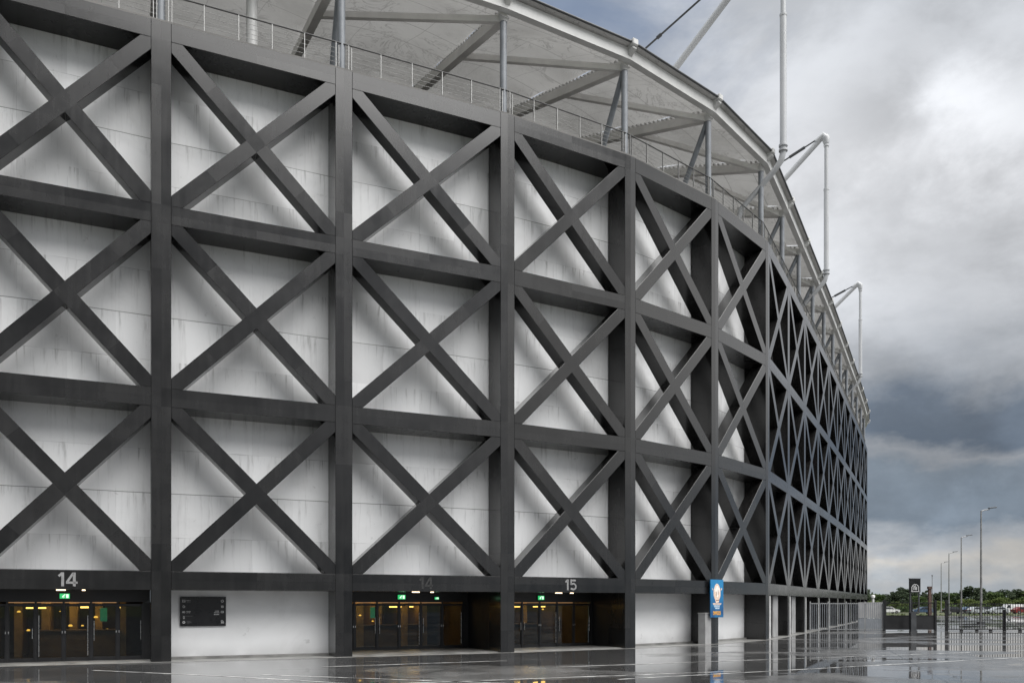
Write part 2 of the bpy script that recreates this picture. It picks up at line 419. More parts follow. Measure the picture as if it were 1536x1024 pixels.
def framebox(mb, bay, u0, u1, z0, z1, w0, w1, tone):
    """box in bay space, uv along u and across z for the front, along u and across w for the top and underside"""
    zc = (z0 + z1) / 2
    q = lambda u, w, z: bay.at(u, w, z)
    um = (u0 + u1) / 2
    o = 1.625
    vs = [q(u0, w0, z0), q(u1, w0, z0), q(u1, w1, z0), q(u0, w1, z0), q(u0, w0, z1), q(u1, w0, z1), q(u1, w1, z1), q(u0, w1, z1)]
    b = len(mb.v); mb.v += [tuple(p) for p in vs]
    def add(idx, uvs):
        mb.f.append(tuple(b + k for k in idx)); mb.uv.append(uvs); mb.t.append(tone); mb.sm.append(False)
    U0, U1 = u0 - um + o, u1 - um + o
    add((0, 1, 5, 4), [(U0, z0 - zc), (U1, z0 - zc), (U1, z1 - zc), (U0, z1 - zc)])
    add((0, 3, 2, 1), [(U0, 0.1), (U0, 0.1 + w1 - w0), (U1, 0.1 + w1 - w0), (U1, 0.1)])
    add((4, 5, 6, 7), [(U0, 0.1), (U1, 0.1), (U1, 0.1 + w1 - w0), (U0, 0.1 + w1 - w0)])
    add((1, 2, 6, 5), [(0.5, 0.2)] * 4); add((3, 0, 4, 7), [(0.5, 0.2)] * 4); add((2, 3, 7, 6), [(0.5, 0.2)] * 4)

for bay in BAYS:
    for k in range(4):
        mb = MB(); framebox(mb, bay, HW, bay.L - HW, LV[k] - BH, LV[k] + BH, 0, D, random.random()); mb.build('beam', M['frame'], stadium, bevel=0.01)
    for k in range(3):                       # X bracing, one welded piece per cell
        a_ = bay.L / 2 - HW - 0.002; b_ = S / 2 - BH - 0.002; m_ = S / bay.L; c_ = HB * math.sqrt(1 + m_ * m_)
        uc = bay.L / 2; zc = (LV[k] + LV[k + 1]) / 2
        xr = (b_ - c_) / m_; yr = m_ * a_ - c_
        out = [(c_ / m_, 0), (a_, yr), (a_, b_), (xr, b_), (0, c_), (-xr, b_), (-a_, b_), (-a_, yr), (-c_ / m_, 0), (-a_, -yr), (-a_, -b_), (-xr, -b_), (0, -c_), (xr, -b_), (a_, -b_), (a_, -yr)]
        n_ = len(out)
        mb = MB()
        W0, W1 = 0.004, DB
        mb.v += [tuple(bay.at(uc + x, W0, zc + z)) for x, z in out] + [tuple(bay.at(uc + x, W1, zc + z)) for x, z in out]
        dl = math.hypot(bay.L, S)
        for (idx, sx, sz) in (((0, 1, 2, 3, 4), 1, 1), ((4, 5, 6, 7, 8), -1, 1), ((8, 9, 10, 11, 12), -1, -1), ((12, 13, 14, 15, 0), 1, -1)):
            dx, dz = sx * bay.L / dl, sz * S / dl
            mb.f.append(idx); mb.uv.append([(abs(out[j][0] * dx + out[j][1] * dz) - 0.6, (-out[j][0] * dz + out[j][1] * dx) + 0.4) for j in idx])
            mb.t.append(random.random()); mb.sm.append(False)
        mb.f.append((0, 4, 8, 12)); mb.uv.append([(0.5, 0.2)] * 4); mb.t.append(random.random()); mb.sm.append(False)
        for j in range(n_):
            j2 = (j + 1) % n_
            mb.f.append((j2, j, n_ + j, n_ + j2)); mb.uv.append([(0.4, 0.2), (1.0, 0.2), (1.0, 1.2), (0.4, 1.2)]); mb.t.append(0.4); mb.sm.append(False)
        mb.build('cross_brace', M['frame'], stadium, bevel=0.009)
    for k in range(3):                       # white infill wall behind the lattice, folded along the middle of the bay
        mb = MB(); W = D + 0.05; fold = 0.07; tn = random.random()
        z0 = LV[k] - 0.1; z1 = LV[k + 1] - 0.1; vo = -LV[k] + 0.8125
        for (ua, ub, wa, wb) in ((0.22, bay.L / 2, W, W - fold), (bay.L / 2, bay.L - 0.22, W - fold, W)):
            uvs = [(ua - bay.L / 2 + 7.75 * 0 + 0.775, z0 + vo), (ub - bay.L / 2 + 0.775, z0 + vo), (ub - bay.L / 2 + 0.775, z1 + vo), (ua - bay.L / 2 + 0.775, z1 + vo)]
            mb.face([bay.at(ua, wa, z0), bay.at(ub, wb, z0), bay.at(ub, wb, z1), bay.at(ua, wa, z1)], uvs, tn)
        q = mb.v
        mb.face([bay.at(0.22, W + 0.2, z0), bay.at(0.22, W + 0.2, z1), bay.at(bay.L - 0.22, W + 0.2, z1), bay.at(bay.L - 0.22, W + 0.2, z0)], None, tn)
        mb.build('wall_panel', M['wall'], stadium)
        # thin dark drip rail along the foot of each wall
        if k < 3 and bay.i <= 8:
            mb = MB(); mb.box(HW + 0.01, bay.L - HW - 0.01, D - 0.03, D + 0.03, LV[k] + BH + 0.005, LV[k] + BH + 0.05, bay.M)
            mb.build('drip_rail', M['darksteel'], stadium)

# ------------------------------------------------------------------ ground storey
ZT = LV[0] - BH
def text_mesh(body, size, depth, mat, name, parent, Mw, align='CENTER', squeeze=1.0, thick=0.0):
    cu = bpy.data.curves.new('text_tmp', 'FONT'); cu.body = body; cu.size = size; cu.extrude = depth; cu.align_x = align; cu.offset = thick
    ob = bpy.data.objects.new('text_tmp', cu); COL.objects.link(ob)
    bpy.context.view_layer.update()
    me = bpy.data.meshes.new_from_object(ob.evaluated_get(bpy.context.evaluated_depsgraph_get()))
    bpy.data.objects.remove(ob); bpy.data.curves.remove(cu)
    for v in me.vertices: v.co.x *= squeeze
    me.name = name
    me.materials.clear(); me.materials.append(mat)
    o = bpy.data.objects.new(name, me); COL.objects.link(o)
    loc = Mw.translation.copy()
    for v in me.vertices: v.co = Mw.to_3x3() @ v.co
    if parent is not None: o.parent = parent; o.location = loc - wloc(parent)
    else: o.location = loc
    return o
def signM(bay, u, w, z):
    """matrix whose x runs along the bay, y up, z towards the viewer"""
    m = Matrix(((bay.t.x, 0, -bay.n.x, 0), (bay.t.y, 0, -bay.n.y, 0), (0, 1, 0, 0), (0, 0, 0, 1)))
    p = bay.at(u, w, z); m.translation = p; return m

def white_bay(bay):
    mb = MB(); W = D + 0.04; tn = random.random()
    for (ua, ub) in ((0.2, bay.L - 0.2),):
        uvs = [(ua + 0.3, 0.9), (ub + 0.3, 0.9), (ub + 0.3, 0.9 + ZT), (ua + 0.3, 0.9 + ZT)]
        mb.face([bay.at(ua, W, -0.05), bay.at(ub, W, -0.05), bay.at(ub, W, ZT + 0.2), bay.at(ua, W, ZT + 0.2)], [(0.1, 0.0), (0.2, 0.0), (0.2, 0.1), (0.1, 0.1)], tn)
        mb.face([bay.at(ua, W + 0.2, -0.05), bay.at(ua, W + 0.2, ZT + 0.2), bay.at(ub, W + 0.2, ZT + 0.2), bay.at(ub, W + 0.2, -0.05)], None, tn)
    mb.build('ground_floor_wall', M['wall'], stadium)
    mb = MB(); mb.box(HW + 0.005, bay.L - HW - 0.005, D - 0.14, D + 0.03, -0.02, 0.10, bay.M); mb.build('plinth', M['concrete'], stadium)

def door_leaf(bay, u0, wd, w, hinge, kind):
    H = 2.06; fw = 0.075
    mb = MB()
    mb.box(u0 + 0.01, u0 + fw, w, w + 0.06, 0.03, H, bay.M); mb.box(u0 + wd - fw, u0 + wd - 0.01, w, w + 0.06, 0.03, H, bay.M)
    mb.box(u0 + fw, u0 + wd - fw, w, w + 0.06, H - 0.09, H, bay.M); mb.box(u0 + fw, u0 + wd - fw, w, w + 0.06, 0.03, 0.17, bay.M)
    d = mb.build('door', M['doorframe'], stadium, bevel=0.006)
    g = MB(); g.box(u0 + fw, u0 + wd - fw, w + 0.024, w + 0.036, 0.17, H - 0.09, bay.M); g.build('glass_pane', M['glass'], d)
    hu = u0 + (wd - 0.10 if hinge == 0 else 0.10)
    h = MB()
    z0, z1 = {'long': (0.22, 1.65), 'mid': (0.75, 1.45), 'short': (0.85, 1.2)}[kind]
    pt = lambda u, ww, z: bay.at(u, ww, z)
    h.tube([pt(hu, w - 0.055, z0), pt(hu, w - 0.055, z1)], 0.017, 8)
    for zz in (z0 + 0.08, z1 - 0.08): h.tube([pt(hu, w - 0.055, zz), pt(hu, w + 0.005, zz)], 0.012, 6)
    h.build('handle', M['steel'], d)
    k = MB(); ku = u0 + (0.04 if hinge == 0 else wd - 0.04)
    k.box(ku - 0.02, ku + 0.02, w - 0.02, w, 1.02, 1.1, bay.M); k.build('lock', M['steel'], d)

def exit_sign(bay, u, w, z, sz, label):
    t = thing('exit_sign', bay.at(u, w, z), label, 'exit sign', 'lit green exit signs over the doors')
    mb = MB(); mb.box(u - sz * .62, u + sz * .62, w + 0.004, w + 0.05, z - sz * .36, z + sz * .36, bay.M); mb.build('sign_case', M['doorframe'], t)
    mb = MB(); mb.box(u - sz * .58, u + sz * .58, w - 0.006, w + 0.003, z - sz * .32, z + sz * .32, bay.M); mb.build('sign_panel', M['green'], t)
    # running figure and arrow cut in white
    mb = MB(); f = w - 0.012; e = w - 0.007
    def bar(x0, y0, x1, y1, th):
        A = bay.at(u + x0 * sz, (f + e) / 2, z + y0 * sz); Bp = bay.at(u + x1 * sz, (f + e) / 2, z + y1 * sz)
        mb.beam(A, Bp, 0.005, th * sz, up=bay.n.cross((Bp - A).normalized()))
    bar(-.18, .02, -.05, .16, .09); bar(-.18, .02, -.3, -.04, .06); bar(-.14, .04, -.06, -.1, .07); bar(-.06, -.1, -.14, -.24, .06); bar(-.16, 0, -.3, -.2, .06); bar(-.06, .14, .04, .04, .05)
    mb.box(u - .03 * sz, u + .07 * sz, f, e, z + .17 * sz, z + .26 * sz, bay.M)
    mb.box(u + .16 * sz, u + .44 * sz, f, e, z - .24 * sz, z + .24 * sz, bay.M)
    mb.build('exit_symbol', M['greenwhite'], t)
    return t

def door_bay(bay, w, n, margin_l, margin_r, number, ghost=False, kinds=None, nu=None):
    u0 = HW + margin_l; u1 = bay.L - HW - margin_r
    wd = (u1 - u0) / n
    for k in range(n):
        door_leaf(bay, u0 + k * wd, wd, w, (k + 1) % 2, kinds[k])
    for k in range(n + 1):
        mb = MB(); uu = u0 + k * wd; mb.box(uu - 0.03, uu + 0.03, w - 0.03, w + 0.09, 0.0, 2.12, bay.M)
        if k in (0, n): pass
        mb.build('mullion', M['doorframe'], stadium)
    # transom band; glowing bar in the slot below stands for the lit lobby ceiling
    mb = MB(); mb.box(HW + 0.005, bay.L - HW - 0.005, w + 0.0, w + 0.08, 2.125, ZT + 0.02, bay.M); mb.build('transom_panel', M['dark'], stadium)
    mb = MB()
    for k in range(n):
        if k in (0, n - 1) and n > 4: continue
        mb.box(u0 + k * wd + 0.04, u0 + (k + 1) * wd - 0.04, w + 0.03, w + 0.05, 2.09, 2.115, bay.M)
    mb.build('light_slot', M['slot'], stadium)
    # recess: side returns, soffit, threshold
    for (ua, ub) in ((HW - 0.15, HW - 0.02), (bay.L - HW + 0.02, bay.L - HW + 0.15)):
        if w > D + 0.05:
            mb = MB(); mb.box(ua, ub, D + 0.005, w + 0.2, -0.02, ZT + 0.3, bay.M); mb.build('recess_side_wall', M['dark'], stadium)
    for (ua, ub) in ((HW - 0.02, u0 - 0.03), (u1 + 0.03, bay.L - HW + 0.02)):
        if ub - ua > 0.05:
            mb = MB(); mb.box(ua, ub, w - 0.01, w + 0.08, 0.0, 2.124, bay.M); mb.build('side_panel', M['dark'], stadium)
    mb = MB(); mb.box(HW - 0.02, bay.L - HW + 0.02, D + 0.004, w + 7.2, ZT + 0.02, ZT + 0.12, bay.M); mb.build('soffit', M['dark'], stadium)
    mb = MB(); mb.box(HW + 0.01, bay.L - HW - 0.01, 0.25, w + 0.1, -0.02, 0.035, bay.M); mb.build('threshold', M['concrete'], stadium)
    uc = nu if nu else bay.L / 2
    # downlights in the soffit of the beam
    for (du, sz) in ((-0.25, 0.14), (0.45, 0.05)):
        mb = MB(); mb.box(uc + du - sz, uc + du + sz, 0.5, 0.64, ZT - 0.035, ZT - 0.002, bay.M); mb.build('downlight', M['down'], stadium)
    # numeral on the beam
    Mn = signM(bay, uc, -0.006, LV[0] + 0.01); nm = MB(); HH = 0.235; TH = 0.085
    def stroke(pts, dx, w=TH):
        for (xa, ya), (xb, yb) in zip(pts, pts[1:]):
            A = Mn @ Vector((xa + dx, ya, 0.002)); Bq = Mn @ Vector((xb + dx, yb, 0.002)); nm.beam(A, Bq, 0.008, w, up=bay.n.cross((Bq - A).normalized()))
    stroke([(0.05, -HH), (0.05, HH)], -0.21); stroke([(-0.07, HH - .13), (0.03, HH - .03)], -0.21, .075)
    if number[1] == '4': stroke([(.09, -HH), (.09, HH)], .1); stroke([(.06, HH - .02), (-.13, -.09)], .1, .07); stroke([(-.16, -.11), (.19, -.11)], .1, .075)
    else: stroke([(.15, HH - .04), (-.08, HH - .04)], .12, .075); stroke([(-.1, HH), (-.1, .0)], .12, .075); stroke([(-.1, .02), (.04, .06), (.13, .0), (.16, -.09), (.12, -.17), (.02, -.205), (-.12, -.16)], .12, .075)
    nm.build('gate_number', M['ghost'] if ghost else M['number'], stadium)
    # lobby behind the glass
    lob = MB(); ua, ub = HW + 0.15, bay.L - HW - 0.15; wb = w + 7.0
    q = lambda u, ww, z: bay.at(u, ww, z)
    lob.face([q(ua, wb, 0), q(ub, wb, 0), q(ub, wb, ZT), q(ua, wb, ZT)])
    lob.face([q(ua, w + .1, 0), q(ua, wb, 0), q(ua, wb, ZT), q(ua, w + .1, ZT)])
    lob.face([q(ub, wb, 0), q(ub, w + .1, 0), q(ub, w + .1, ZT), q(ub, wb, ZT)])
    lb = lob.build('lobby', M['lobby'], stadium)
    fl = MB(); fl.box(ua, ub, w + 0.1, wb, -0.05, 0.03, bay.M); fl.build('lobby_floor', M['lobbyfloor'], lb)
    rnd = random.Random(bay.i * 11 + 5)
    for k in range(5):
        uu = ua + 0.5 + k * (ub - ua - 1.0) / 4.4
        c = MB(); c.box(uu, uu + rnd.uniform(.2, .4), w + rnd.uniform(2.5, 5.5), w + 6, 0.03, ZT, bay.M); c.build('lobby_column', M['lobbycol'], lb)
    for k in range(3):
        uu = ua + (ub - ua) * (0.3 + 0.24 * k + rnd.uniform(-.05, .05)); wz = w + 1.0 + rnd.uniform(0, 4); sw = rnd.uniform(.08, .4)
        c = MB(); c.box(uu - sw, uu + sw, wz, wz + .12, 1.88 - .0, 1.90 + rnd.uniform(.02, .05), bay.M); c.build('strip_lamp', M['warm'], lb)
    for k in range(9):
        uu = ua + (ub - ua) * rnd.uniform(0.15, 0.95); zz = rnd.choice((1.0, 1.2, 1.5, 1.75, 1.9)); sz = rnd.uniform(.02, .07)
        wz = w + rnd.uniform(2.0, 5.0)
        c = MB(); c.tube([q(uu - sz, wz, zz), q(uu - sz * .4, wz, zz + sz * .4), q(uu + sz * .4, wz, zz + sz * .35), q(uu + sz, wz, zz)], [sz * .3, sz * .6, sz * .6, sz * .3], 8); c.build('wall_lamp', M['amber'], lb)
    for k in range(4):
        uu = ua + (ub - ua) * (0.2 + 0.2 * k)
        c = MB(); c.box(uu - .3, uu + .3, w + 2.0 + k % 2 * 1.5, w + 2.6 + k % 2 * 1.5, ZT - 0.03, ZT + 0.01, bay.M); c.build('ceiling_panel', M['ceil'], lb)  # glowing panels added under the ceiling to light the lobby walls
    uu = ua + (ub - ua) * (0.72 if bay.i == FIRST else 0.35)
    c = MB(); c.box(uu - .12, uu + .12, w + 1.5, w + 1.54, 1.4, 1.9, bay.M); c.build('display_screen', M['greenscreen'], lb)  # lit green hanging banner, its light put into the material as a glow
    c = MB(); c.box(ua + 1.2, ub - 1.0, w + 3.2, w + 3.8, 0.03, 1.0, bay.M); c.box(ua + 1.1, ub - .9, w + 3.1, w + 3.9, 1.0, 1.05, bay.M); c.build('counter', M['lobby'], lb)

b0, b1, b2, b3 = BAYS[FIRST], BAYS[FIRST + 1], BAYS[FIRST + 2], BAYS[FIRST + 3]
door_bay(b0, 1.25, 6, 0.0, 0.22, '14', kinds=['mid', 'short', 'long', 'long', 'mid', 'mid'], nu=3.12)
door_bay(b2, 3.7, 6, 0.0, 0.25, '14', ghost=True, kinds=['mid', 'mid', 'mid', 'long', 'mid', 'long'], nu=3.35)
door_bay(b3, 2.6, 6, 0.0, 0.1, '15', kinds=['mid', 'short', 'short', 'long', 'mid', 'mid'], nu=3.2)
exit_sign(b0, 2.95, 1.17, 2.33, 0.27, 'lit green exit sign over the glass doors beneath the clear numeral 14')
exit_sign(b2, 3.45, 3.62, 2.35, 0.3, 'larger lit green exit sign over middle of doors beneath the worn numeral')
exit_sign(b2, 5.1, 3.62, 2.3, 0.17, 'smaller lit green exit sign at dark right end beneath the worn numeral')
exit_sign(b3, 3.25, 2.52, 2.33, 0.29, 'lit green exit sign over the glass doors beneath the numeral 15')
white_bay(b1)
for bay in BAYS:
    if bay.i in (b0.i, b1.i, b2.i, b3.i): continue
    white_bay(bay)
    if bay.i >= FIRST + 6:                   # pale jambs and dark roller doors in the far bays
        mb = MB(); mb.box(HW + 0.005, HW + 0.75, 0.06, 0.24, 0.02, ZT - 0.03, bay.M); mb.build('jamb_panel', M['cabinetlight'], stadium)
        if bay.i <= FIRST + 7:
            mb = MB(); mb.box(3.0, 4.5, 0.30, 0.38, 0.02, ZT - 0.03, bay.M); mb.build('service_door', M['cabinet'], stadium)
        mb = MB(); f0 = bay.L - (1.9 if bay.i % 3 else 2.6)
        mb.box(f0, bay.L - HW - 0.02, D - 0.02, D + 0.02, 0.1, ZT - 0.02, bay.M); mb.build('roller_door', M['dark'], stadium)
# ------------------------------------------------------------------ deck, railing, posts, roof
ZR = EYE + 3.89 * S                          # roof edge
def npt(i, r, z):
    q = P[i] + node_n(i) * r; return Vector((q.x, q.y, z))
for bay in BAYS:
    i = bay.i
    mb = MB()
    DR = 13.0
    A, Bq = P[i], P[i + 1]
    mb.hexa([npt(i, 0.06, CT + 0.004), npt(i + 1, 0.06, CT + 0.004), npt(i + 1, DR, CT + 0.004), npt(i, DR, CT + 0.004), npt(i, 0.06, CT + 0.09), npt(i + 1, 0.06, CT + 0.09), npt(i + 1, DR, CT + 0.09), npt(i, DR, CT + 0.09)])
    mb.build('upper_deck', M['deck'], stadium)
    mb = MB()
    mb.hexa([npt(i, DR, CT), npt(i + 1, DR, CT), npt(i + 1, DR + .3, CT), npt(i, DR + .3, CT), npt(i, DR, ZR + 3), npt(i + 1, DR, ZR + 3), npt(i + 1, DR + .3, ZR + 3), npt(i, DR + .3, ZR + 3)])
    mb.build('stand_back_wall', M['deck'], stadium)
    # railing
    zb = CT + 0.09; zt = zb + 1.08; w = 0.28
    rl = MB()
    a0 = bay.at(0.12, w, 0); a1 = bay.at(bay.L - 0.12, w, 0)
    q = lambda u, z: bay.at(u, w, z)
    n = 5
    for k in range(n + 1):
        u = 0.25 + (bay.L - 0.5) * k / n
        rl.box(u - 0.014, u + 0.014, w - 0.03, w + 0.03, zb, zt - 0.02, bay.M)
        if k in (0, n): rl.box(u + 0.10, u + 0.125, w - 0.03, w + 0.03, zb, zt - 0.1, bay.M)
    for zz in (0.12, 0.3, 0.48, 0.66, 0.84): rl.tube([q(0.1, zb + zz), q(bay.L - 0.1, zb + zz)], 0.008, 5)
    ro = rl.build('railing', M['railsteel'], stadium)
    hr = MB(); hr.tube([q(0.05, zt), q(bay.L - 0.05, zt)], 0.03, 8); hr.build('handrail', M['railtop'], ro)
    # eave: light fascia channel, sloping eave sheet, dark gutter tube
    f = MB()
    r0, r1 = 0.02, 0.22
    def ring(j): return [npt(j, r0, ZR - 0.20), npt(j, r1 + 0.12, ZR - 0.20), npt(j, r1 + 0.12, ZR - 0.14), npt(j, r0 + 0.06, ZR - 0.14), npt(j, r0 + 0.06, ZR + 0.22), npt(j, r0 + 0.3, ZR + 0.22), npt(j, r0 + 0.3, ZR + 0.30), npt(j, r0, ZR + 0.30)]
    ra, rb = ring(i), ring(i + 1)
    for k in range(8):
        k2 = (k + 1) % 8; f.face([ra[k], rb[k], rb[k2], ra[k2]])
    f.face(list(reversed(ra))); f.face(rb)
    f.build('fascia_beam', M['whitesteel'], stadium)
    e = MB()
    e.hexa([npt(i, -0.20, ZR + 0.40), npt(i + 1, -0.20, ZR + 0.40), npt(i + 1, 0.30, ZR + 0.305), npt(i, 0.30, ZR + 0.305), npt(i, -0.20, ZR + 0.42), npt(i + 1, -0.20, ZR + 0.42), npt(i + 1, 0.30, ZR + 0.325), npt(i, 0.30, ZR + 0.325)])
    e.build('eave_sheet', M['eave'], stadium)
    g = MB(); g.tube([npt(i, -0.24, ZR + 0.42), npt(i + 1, -0.24, ZR + 0.42)], 0.055, 10); g.build('gutter_tube', M['darksteel'], stadium)
    # membrane, saddle shaped between the rafters
    mm = MB(); NU, NV = 12, 18; RI = 13.2
    def mp(a_, b_):
        r = 0.35 + b_ * RI
        base = npt(i, r, 0).lerp(npt(i + 1, r, 0), a_)
        z = ZR + 0.05 + 0.23 * r + math.sin(math.pi * a_) * (0.5 + 0.25 * math.sin(b_ * 5)) * min(1, b_ * 5) * 0.55 + 0.06 * math.sin(b_ * 21 + i)
        return (base.x, base.y, z)
    b = len(mm.v)
    mm.v += [mp(k / NU, l / NV) for l in range(NV + 1) for k in range(NU + 1)]
    for l in range(NV):
        for k in range(NU):
            mm.f.append((l * (NU + 1) + k, l * (NU + 1) + k + 1, (l + 1) * (NU + 1) + k + 1, (l + 1) * (NU + 1) + k))
            mm.uv.append([((kk / NU) * 6.5, (ll / NV) * RI) for kk, ll in ((k, l), (k + 1, l), (k + 1, l + 1), (k, l + 1))])
            mm.t.append(0.5); mm.sm.append(True)
    mm.build('roof_membrane', M['membrane'], stadium)
for i in range(NN):
    mb = MB(); mb.tube([npt(i, 0.42, CT), npt(i, 0.42, ZR - 0.55)], 0.15, 14); po = mb.build('roof_post', M['greysteel'], stadium)
    mb = MB(); mb.tube([npt(i, 0.42, ZR - 0.55), npt(i, 0.42, ZR - 0.35), npt(i, 0.35, ZR - 0.28)], [0.17, 0.23, 0.26], 14); mb.build('post_head', M['whitesteel'], po)
    mb = MB(); mb.beam(npt(i, 0.3, ZR - 0.05), npt(i, -0.22, ZR + 0.3), 0.26, 0.34); mb.beam(npt(i, 0.1, ZR + 0.42), npt(i, -0.36, ZR + 0.42), 0.34, 0.3); mb.build('eave_bracket', M['whitesteel'], stadium, bevel=0.04)
    # rafter, raking strut, diagonals under the fabric
    mb = MB(); mb.beam(npt(i, 0.4, ZR - 0.32), npt(i, 12.8, ZR - 0.32 + 0.23 * 12.4), 0.34, 0.42); ra_ = mb.build('rafter', M['rafterpaint'], stadium)
    mb = MB()
    for k in range(40):
        r = 0.7 + k * 0.28
        mb.box(-0.05, 0.05, -0.11, 0.11, 0, 0.06, Matrix.Translation(npt(i, r, ZR - 0.10 + 0.23 * r)) @ Matrix.Rotation(math.atan2(node_n(i).y, node_n(i).x), 4, 'Z'))
    mb.build('membrane_clamp', M['whitesteel'], ra_)
    if i not in (FIRST + 3, FIRST + 6):
        mb = MB(); mb.tube([npt(i, 0.45, ZR - 0.45), npt(i, 2.5, CT + 0.1)], 0.14, 10); mb.build('raking_strut', M['greysteel'], stadium)
    for j in (i - 1,):
        if 0 <= j < NN:
            mb = MB(); mb.beam(npt(i, 0.55, ZR - 0.36), npt(j, 5.2, ZR - 0.36 + 0.23 * 5.0), 0.20, 0.26); mb.build('roof_diagonal', M['rafterpaint'], stadium)
for bay in BAYS[FIRST:FIRST + 2]:
    mb = MB(); u = bay.L / 2 + 0.1; mb.tube([bay.at(u, 2.1, CT + 0.05), bay.at(u, 2.1, ZR + 0.5)], 0.22, 16); mb.build('inner_column', M['whitesteel'], stadium)

# masts: hanger tube at the eave, boom and tie rod running back over the roof
def mast(i, r, zb, za, boom_in, rod_in):
    root_n = node_n(i)
    B0 = npt(i, r, zb); T0 = npt(i, r, za)
    mb = MB()
    mb.tube([B0 + UPZ * 0.5, B0 + UPZ * ((za - zb) * 0.62), ], 0.19, 14)
    mb.tube([B0 + UPZ * ((za - zb) * 0.62), T0 - UPZ * 0.5], 0.15, 14)
    # elbow and raking foot down to the deck
    mb.tube([B0 + UPZ * 0.55, B0 + UPZ * 0.1, B0 + root_n * 0.12 - UPZ * 0.35, B0 + root_n * 0.55 - UPZ * 0.85, npt(i, 1.6, zb - 2.5), npt(i, 2.1, CT + 0.1)], [0.17, 0.17, 0.17, 0.16, 0.15, 0.14], 12)
    m = mb.build('roof_mast', M['mast'], stadium)
    c = MB()
    for zz in (0.15, 0.42): c.tube([B0 + UPZ * zz, B0 + UPZ * (zz + 0.1)], 0.25, 14)
    c.tube([B0 + UPZ * ((za - zb) * 0.62 - .06), B0 + UPZ * ((za - zb) * 0.62 + .06)], 0.21, 14)
    c.tube([T0 - UPZ * 0.75, T0 - UPZ * 0.6], 0.2, 14)
    c.build('collar', M['mast'], m)
    h = MB()
    hd = T0 + root_n * 0.1
    h.tube([T0 - UPZ * 0.55, T0 - UPZ * 0.15, T0 + UPZ * 0.12 + root_n * 0.25, T0 + root_n * 0.75 - UPZ * 0.25], [0.2, 0.32, 0.3, 0.24], 10); h.build('mast_head', M['mast'], m)
    b = MB(); e = npt(i, boom_in, ZR + 0.23 * boom_in - 0.2)
    b.tube([T0 + root_n * 0.4 - UPZ * 0.05, e], 0.2, 14); b.build('boom', M['mast'], m)
    q = MB(); s_ = T0 + root_n * 0.75 - UPZ * 0.05; e2 = npt(i, rod_in, ZR + 0.23 * rod_in - 0.2)
    q.tube([s_, e2], 0.06, 8); q.tube([s_.lerp(e2, 0.05), s_.lerp(e2, 0.12)], 0.12, 8)
    for k in range(5): q.tube([s_.lerp(e2, 0.35 + .06 * k), s_.lerp(e2, 0.365 + .06 * k)], 0.11, 8)
    q.build('tie_rod', M['darksteel'], m)
mast(FIRST + 6, -0.85, ZR + 0.1, EYE + 5.85 * S, 11.2, 19.0)
mast(FIRST + 9, -0.6, ZR + 0.1, EYE + 5.57 * S, 9.5, 17.0)
mast(FIRST + 14, -0.45, ZR + 0.1, EYE + 5.53 * S, 9.5, 17.0)

# ------------------------------------------------------------------ things on the facade
def rect(mb, M4, x0, x1, y0, y1, z0, z1):
    mb.box(x0, x1, y0, y1, z0, z1, M4)
# wayfinding board on the white wall
bw, bh = 1.62, 1.10
bu = 0.33 + 0.35 + bw / 2; bz = 1.22 + bh / 2
Mb = signM(b1, bu, D + 0.04 - 0.09, bz)
board = thing('information_board', b1.at(bu, D, bz - bh / 2), 'black wayfinding board with small white pictograms on white wall', 'sign')
mb = MB(); mb.box(-bw / 2, bw / 2, -bh / 2, bh / 2, -0.05, 0.0, Mb); mb.build('panel', M['board'], board, bevel=0.008)
mb = MB(); mb.box(-bw / 2 + .2, -bw / 2 + .3, -bh / 2 + .1, bh / 2 - .1, -0.088, -0.052, Mb); mb.box(bw / 2 - .3, bw / 2 - .2, -bh / 2 + .1, bh / 2 - .1, -0.088, -0.052, Mb); mb.build('wall_bracket', M['darksteel'], board)
def ringm(mb, cx, cy, r, th, n=14, a0=0.0, a1=1.0):
    for k in range(n):
        t0 = 2 * math.pi * (a0 + (a1 - a0) * k / n); t1 = 2 * math.pi * (a0 + (a1 - a0) * (k + 1) / n)
        pts = [(cx + rr * math.cos(t), cy + rr * math.sin(t)) for rr, t in ((r, t0), (r, t1), (r - th, t1), (r - th, t0))]
        mb.hexa([Mb @ Vector((x, y, 0.001)) for x, y in pts] + [Mb @ Vector((x, y, 0.004)) for x, y in pts])
def frm(mb, cx, cy, w, h, th, rot=0):
    T = Mb @ Matrix.Translation((cx, cy, 0)) @ Matrix.Rotation(rot, 4, 'Z')
    mb.box(-w / 2, w / 2, h / 2 - th, h / 2, 0.001, 0.004, T); mb.box(-w / 2, w / 2, -h / 2, -h / 2 + th, 0.001, 0.004, T)
    mb.box(-w / 2, -w / 2 + th, -h / 2 + th, h / 2 - th, 0.001, 0.004, T); mb.box(w / 2 - th, w / 2, -h / 2 + th, h / 2 - th, 0.001, 0.004, T)
xl = -bw / 2 + 0.13; xr_ = bw / 2 - 0.13
ys = [bh / 2 - .16, bh / 2 - .37, bh / 2 - .57, bh / 2 - .77, bh / 2 - .95]
def picto(fn):
    mb = MB(); fn(mb); mb.build('pictogram', M['boardmark'], board)
picto(lambda m: (frm(m, xl, ys[0], .11, .09, .02), frm(m, xl + .02, ys[0] - .02, .05, .02, .01)))
picto(lambda m: (ringm(m, xl, ys[1], .045, .018), m.box(xl - .03, xl + .0, ys[1] + .045, ys[1] + .06, .001, .004, Mb)))
picto(lambda m: (m.box(xl - .05, xl, ys[2] - .03, ys[2] + .03, .001, .004, Mb), ringm(m, xl + .015, ys[2], .035, .02)))
picto(lambda m: (frm(m, xl, ys[3], .05, .10, .014),))
picto(lambda m: (ringm(m, xl, ys[4], .05, .028),))
